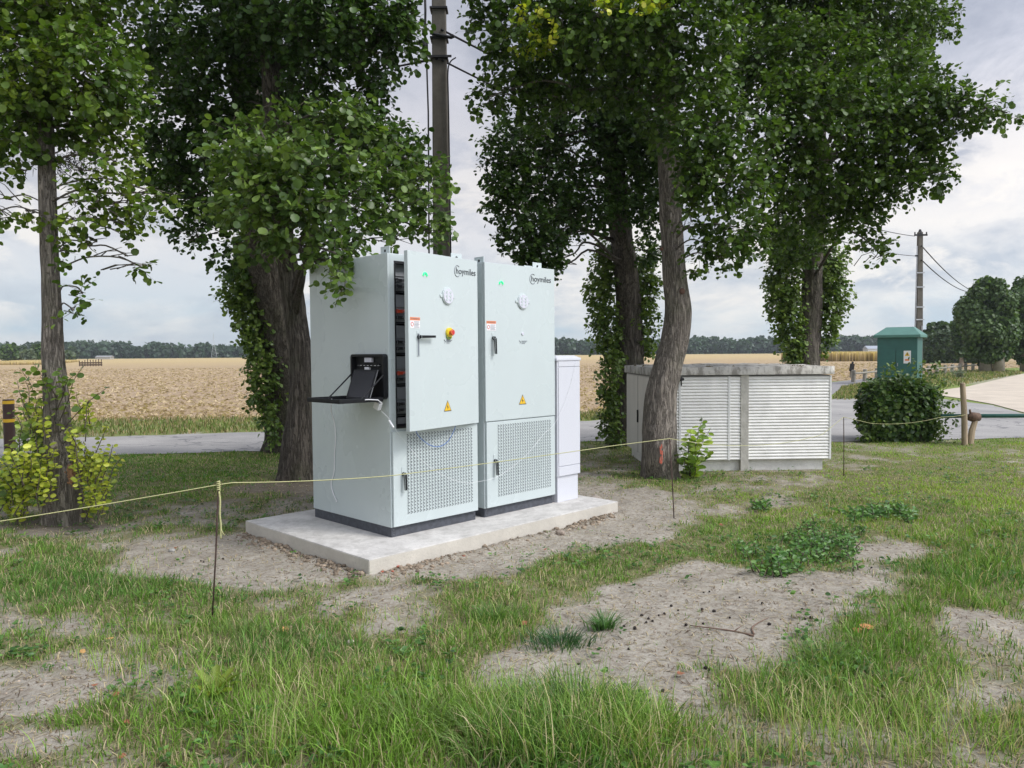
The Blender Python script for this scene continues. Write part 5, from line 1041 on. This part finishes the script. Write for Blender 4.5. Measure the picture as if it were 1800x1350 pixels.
rocks('soil_crumbs','fine crumbs and pebbles on the bare soil',np.stack([x,y,gz(x,y)+.001],-1),s,np.array([.30,.245,.19])*(.5+1.0*rng.random((n,1))),M_clod)
# clods heaped along the slab's two visible edges
pp=[];ss=[];cc=[]
for i in range(1900):
    if random.random()<.62: a=random.random()*SL; d=abs(random.gauss(0,.06))+.01; dens=.12+.88*max(0,math.sin(a*3.1+.3))**2; q=O0+EX*a-NY*d
    else: a=random.random()*SW; d=abs(random.gauss(0,.06))+.01; dens=.8; q=O0+NY*a-EX*d
    if random.random()>dens: continue
    s=random.uniform(.003,.008)+(.022*random.random()**5); q=q.copy(); q[2]=gzp(q)+s*.1+0; pp.append(q); ss.append((s,s*random.uniform(.7,1.2),s*.75)); t=random.random(); cc.append(np.array([.30,.24,.18])*(.45+.75*t) if random.random()>.012 else np.array([.27,.11,.07]))
rocks('soil_clods','broken soil clods heaped along the foot of the concrete slab',np.array(pp),np.array(ss),np.array(cc),M_clod)
def stone(label,px,py,s,col,cat='stone',group=None,name='stone',flat=.7,lift=.3):
    b=G(px,py); b[2]=gzp(b)+s*lift; mb=MB(); v=[(a*s*random.uniform(.75,1.25),b_*s*random.uniform(.75,1.2),c_*s*flat*random.uniform(.75,1.2)) for a,b_,c_ in ICO]; mb.add(v,ICF); o=mb.build(name,mat('stone_%02d%02d'%(int(col[0]*99),int(col[2]*99)),col,.95,var=.25,vscale=25,bump=.5),None,bevel=s*.12,seg=1); o.location=tuple(b); return setup(o,label,cat,group)
stone('pale pinkish stone in the grass below the slab corner',617,1131,.026,(.55,.47,.42)); stone('grey stone on the bare soil left of the slab',303,968,.030,(.32,.31,.29))
stone('big rounded lump of grey earth leaning on the right end of the slab',1047,893,.115,(.30,.26,.22),'clod',name='earth_lump',flat=.9,lift=.4); stone('smaller earth lump left of the biggest one by the slab',985,938,.05,(.27,.22,.18),'clod',name='earth_lump')
stone('flat grey stone half hidden in grass right of the rod',563,1122,.025,(.33,.33,.30)); stone('pinkish brick chip lying at the left edge of the slab',567,975,.028,(.50,.20,.13),'brick chip',name='brick_chip',flat=1.3)
for i,(x,y,s) in enumerate([(700,1002,.016),(716,996,.014),(672,1010,.013),(690,1008,.012),(740,990,.012),(575,980,.013)]): stone('small red brick fragment at the foot of the slab',x,y,s,(.36,.11,.07),'brick chip','red brick fragments by the slab','brick_chip')
for i,(x,y) in enumerate([(1140,1090),(1147,1094),(1136,1096),(1158,1083),(1192,1070),(1237,1037),(1234,1067),(1247,1036),(1236,1098),(1283,1088),(1352,1101),(1410,1074),(1415,1093),(1426,1092),(1419,1100),(1428,1037),(1532,997),(1105,1137),(1116,1109),(1097,1101),(1017,1168),(1246,1180),(1240,1176),(1168,1078),(1128,1084),(1340,1064),(1206,1098),(1165,1218),(392,983),(353,985),(358,987),(386,1028),(1520,1052),(1255,1071),(1300,1050),(1180,1060)]):
    b=G(x,y); b[2]=gzp(b)+.006; mb=MB(); r=random.uniform(.007,.012); mb.add([(a*r*random.uniform(.8,1.2),b_*r*random.uniform(.8,1.3),c_*r) for a,b_,c_ in ICO],ICF); o=mb.build('alder_cone',mat('cone_black',(.022,.016,.013),.9)); o.location=tuple(b); o.rotation_euler=(0,0,random.random()*6); setup(o,'small black cone lying on the bare soil','cone','black cones scattered on the soil')
def dead_leaf(px,py,s,col,label,group=None):
    b=G(px,py); b[2]=gzp(b)+.02; mb=MB(); n=9
    V=[(0,0,.004)]+[(math.cos(a)*s*random.uniform(.6,1.1),math.sin(a)*s*random.uniform(.5,.9),random.uniform(-.004,.35*s)) for a in np.arange(n)/n*6.283]; mb.add(V,[(0,1+i,1+(i+1)%n) for i in range(n)])
    o=mb.build('dead_leaf',mat('dead_leaf_%d'%int(col[0]*100),col,.8,var=.3,vscale=40)); o.location=tuple(b); o.rotation_euler=(random.uniform(-.3,.3),random.uniform(-.3,.3),random.random()*6); setup(o,label,'leaf',group)
dead_leaf(1522,1112,.048,(.48,.20,.08),'large curled orange dead leaf in the grass at the right'); dead_leaf(1508,1118,.03,(.42,.18,.08),'smaller orange dead leaf touching the large curled one')
dead_leaf(501,1110,.03,(.50,.28,.10),'orange dead leaf in the grass right of the foreground rod'); dead_leaf(193,1127,.026,(.50,.28,.10),'tan dead leaf in the grass at the left'); dead_leaf(145,1150,.022,(.50,.28,.10),'light brown leaf near the bare soil at the lower left')
for x,y,s in [(204,1238,.028),(224,1285,.02),(922,1100,.026),(1268,924,.022),(1196,1189,.022),(880,1220,.024),(166,1217,.02),(640,1062,.02),(310,965,.02),(560,1100,.022),(1215,1300,.022),(960,970,.02),(1110,1248,.018),(1600,1200,.02),(215,1340,.02),(880,1035,.02)]: dead_leaf(x,y,s,(.26,.10,.05),'reddish brown dead leaf lying in the grass','reddish brown fallen leaves')
# the fallen twig
p=[G(1213,1103),G(1255,1108),G(1290,1113),G(1325,1121)]; p2_=[G(1325,1119),G(1322,1108),G(1335,1098),G(1352,1090)]; mb=MB(); up_=np.array([0,0,.012])
mb.tube(smooth_path([q+up_ for q in p],4),list(np.linspace(.003,.006,13)),6); mb.tube(smooth_path([q+up_*1.3 for q in p2_],4),list(np.linspace(.006,.002,13)),6); mb.tube([p[2]+up_,p[2]+np.array([.05,.03,.03])],[.004,.002],5); o=mb.build('fallen_twig',mat('twig_brown',(.17,.11,.08),.9,var=.3,vscale=40),smooth=True); setup(o,'forked dead twig lying on the bare soil','twig')
# nettles and broad-leaved weeds
def weeds(name,label,px,py,rx,ry,n,h,palette,leaf,cat='weed',narrow=.55,seed=1,group=None):
    c=G(px,py); stems=[]
    for i in range(n):
        a=random.random()*6.28; r=random.random()**.8*(1+.5*math.sin(a*3+px)*.6); b=G(px+math.cos(a)*r*rx,py+math.sin(a)*r*ry); b[2]=gzp(b); stems.append((b,b+np.array([random.uniform(-.05,.05),random.uniform(-.05,.05),h*random.uniform(.5,1.1)])))
    return shoots(name,label,cat,c,stems,palette,leaf,9,seed,narrow,group)
PAL['nettle']=[(.035,.090,.020),(.070,.165,.035),(.14,.26,.06)]
weeds('nettle_patch','low patch of dark nettles spreading on the bare soil, nearer one',1425,962,110,38,150,.085,'nettle',.042,seed=1,group='nettle patches')
weeds('nettle_patch','dark nettle patch at the edge of the lawn, farther right one',1545,905,75,14,60,.09,'nettle',.055,seed=2,group='nettle patches')
weeds('nettle_patch','small straggling weed clump below the nearer nettle patch',1375,1000,40,22,30,.09,'nettle',.05,seed=3,group='nettle patches')
weeds('nettle_patch','small weed clump in the gap between soil patches, behind the nettles',1335,893,22,6,14,.10,'nettle',.05,seed=4,group='nettle patches')
b=G(378,1232); b[2]=gzp(b); PO=[];TI=[];NO=[]
for i in range(11): a=i*2.4; PO.append([0,0,.01]); TI.append([math.cos(a),math.sin(a),.35+.5*(i%3==0)]); NO.append([-math.cos(a)*.3,-math.sin(a)*.3,1])
o=empty('broadleaf_weed',tuple(b),0,'bright green broad-leaved weed rosette in the foreground grass at the lower left','weed'); leafmesh('leaves',np.array(PO),np.array(TI),np.array(NO),.10+.05*rng.random(11),pal('lime',rng.random(11)*.35),o,.34)

def verge():
    V=[];
    def band(n,poly_fn): pass
    n=16000; x=(rng.random(n)*2-1)*14; a=np.interp(x,[-14,-7.95,-5.3,1.86,7.5,14],[14.2,15.3,16,18,21.5,30]); b=np.interp(x,[-14,-8.4,1.9,6,14],[18.6,19.35,20.1,24.1,38]); f=rng.random(n); y=a+.1+(b-a)*f; k=(x<9.5)&(b>a+.3); x,y,f=x[k],y[k],f[k]
    # grassy islands round the kiosk: pixel quads laid on the ground
    for q,m in (([(1462,703),(1560,703),(1560,668),(1480,682)],3500),([(1560,703),(1655,700),(1650,686),(1560,670)],3500),([(1600,664),(1655,684),(1800,656),(1740,650)],4000)):
        g_=[G(*p)[:2] for p in q]; u=rng.random((m,1)); v=rng.random((m,1)); p=g_[0]*(1-u)*(1-v)+g_[1]*u*(1-v)+g_[2]*u*v+g_[3]*(1-u)*v; x=np.concatenate([x,p[:,0]]); y=np.concatenate([y,p[:,1]]); f=np.concatenate([f,np.full(m,.3)])
    n=len(x); an=rng.random(n)*6.28; ln=rng.random(n)*.6; lean=np.stack([np.cos(an)*ln,np.sin(an)*ln,np.zeros(n)],-1); w=.010+.0009*y; h=(.05+.09*rng.random(n))*(1+.02*(y-15)); c=np.array([.13,.17,.05])*(.55+.9*rng.random((n,1))); st=rng.random(n)<(.25+.35*f+.3*(f<.1)); c[st]=np.array([.36,.29,.17])*(.5+.7*rng.random((st.sum(),1)))
    blades('verge_grass','dry mixed grass on the verge across the road',np.stack([x,y,np.zeros(n)],-1),h,w,lean,c)
verge()
# thin summer haze over the fields
hz=MB(); hz.box(-1700,1700,-80,2600,-1,17); hm=bpy.data.materials.new('haze'); hm.use_nodes=True; t=NT(hm.node_tree); pv=t.n('ShaderNodeVolumePrincipled'); pv.inputs['Color'].default_value=(.86,.92,1,1); pv.inputs['Density'].default_value=.00035; pv.inputs['Anisotropy'].default_value=.3; o_=t.n('ShaderNodeOutputMaterial'); t.l(pv.outputs[0],o_.inputs['Volume'])
ho=hz.build('haze',hm); setup(ho,'thin pale haze over the fields',kind='stuff')

def long_grass():
    """single long arching blades in the foreground"""
    reg=[(600,1270,330,95,2600,.20),(1000,1300,190,75,1700,.26),(350,1150,230,70,1100,.13),(1250,1310,250,60,900,.20),(1500,1230,230,80,1000,.14),(1730,1010,110,60,600,.16),(150,1010,150,50,500,.12),(870,1080,80,50,300,.13),(1640,1310,180,50,600,.16),(720,1110,120,40,300,.10),(100,1330,120,25,300,.16)]
    P0=[];H=[]
    for cx,cy,rx,ry,n,hh in reg:
        for i in range(n):
            a=random.random()*6.28; r=math.sqrt(random.random()); q=G(cx+math.cos(a)*r*rx,cy+math.sin(a)*r*ry); P0.append(q); H.append(hh*random.uniform(.5,1.25))
    P0=np.array(P0); H=np.array(H); keep=(vn(P0[:,0]*3.2,P0[:,1]*3.2,s=61)>.45)&(rng.random(len(P0))<.75); P0,H=P0[keep],H[keep]; n=len(P0); P0[:,2]=gz(P0[:,0],P0[:,1])-.003
    an=rng.random(n)*6.28; d=np.stack([np.cos(an),np.sin(an),np.zeros(n)],-1); sd=np.stack([-np.sin(an),np.cos(an),np.zeros(n)],-1); sd=sd*.75+unit(n)*.25; w=.0026+.0032*rng.random(n); bend=.25+1.1*rng.random(n)
    V=[]; S=5
    for k in range(S):
        f=k/S; th=bend*f*1.3; c=P0+d*(H*(1-np.cos(th))/np.maximum(bend*1.3,.1)*1.15)[:,None]+np.array([0,0,1.])*(H*np.sin(th)/np.maximum(bend*1.3,.1))[:,None]; ww=(w*(1-f**2.2)*.5)[:,None]; V+=[c-sd*ww,c+sd*ww]
    th=bend*1.3; V.append(P0+d*(H*(1-np.cos(th))/th*1.15)[:,None]+np.array([0,0,1.])*(H*np.sin(th)/th)[:,None])
    V=np.stack(V,1).reshape(-1,3); m=2*S+1; kk=np.arange(n)[:,None]*m; q=np.concatenate([kk+np.array([[2*k,2*k+1,2*k+3,2*k+2]]) for k in range(S-1)]); t=kk+np.array([[2*S-2,2*S-1,2*S]])
    c=np.array([.21,.33,.065])*(.5+.9*rng.random((n,1))); g2=rng.random(n)<.3; c[g2]=np.array([.29,.42,.10])*(.8+.4*rng.random((g2.sum(),1))); st=rng.random(n)<.2; c[st]=np.array([.52,.44,.27])*(.7+.5*rng.random((st.sum(),1)))
    o=npmesh('long_grass',V,[q,t],M_grass,col=np.repeat(c,m,0)); setup(o,'long arching grass blades in the foreground',kind='stuff')
long_grass()

def ground_weeds():
    n=5200; y=2.4+rng.random(n)**1.3*8; x=(rng.random(n)*2-1)*(y*.72+.3); d=grassd(x,y); k=(rng.random(n)<d*.8+.06)&(vn(x*1.9,y*1.9,s=71)>.45)&~in_rect(x,y,O0,EX,SL,SW,.02)&~in_rect(x,y,shedO,shE,LW,LD,0); x,y=x[k],y[k]; n=len(x)
    PO=[];TI=[];NO=[];SZ=[]; z=gz(x,y)
    for j in range(6):
        a=rng.random(n)*6.28; h=.015+.04*rng.random(n); PO.append(np.stack([x+np.cos(a)*.02*rng.random(n),y+np.sin(a)*.02*rng.random(n),z+h],-1)); TI.append(np.stack([np.cos(a),np.sin(a),.3*rng.random(n)],-1)); NO.append(np.stack([rng.normal(size=n)*.4,rng.normal(size=n)*.4,np.ones(n)],-1)); SZ.append(.014+.024*rng.random(n))
    PO,TI,NO,SZ=map(np.concatenate,(PO,TI,NO,SZ)); o=leafmesh('ground_weeds',PO,TI,NO,SZ,pal('nettle',rng.random(len(PO))),None,.8); setup(o,'small round-leaved weeds mixed through the grass',kind='stuff')
ground_weeds()
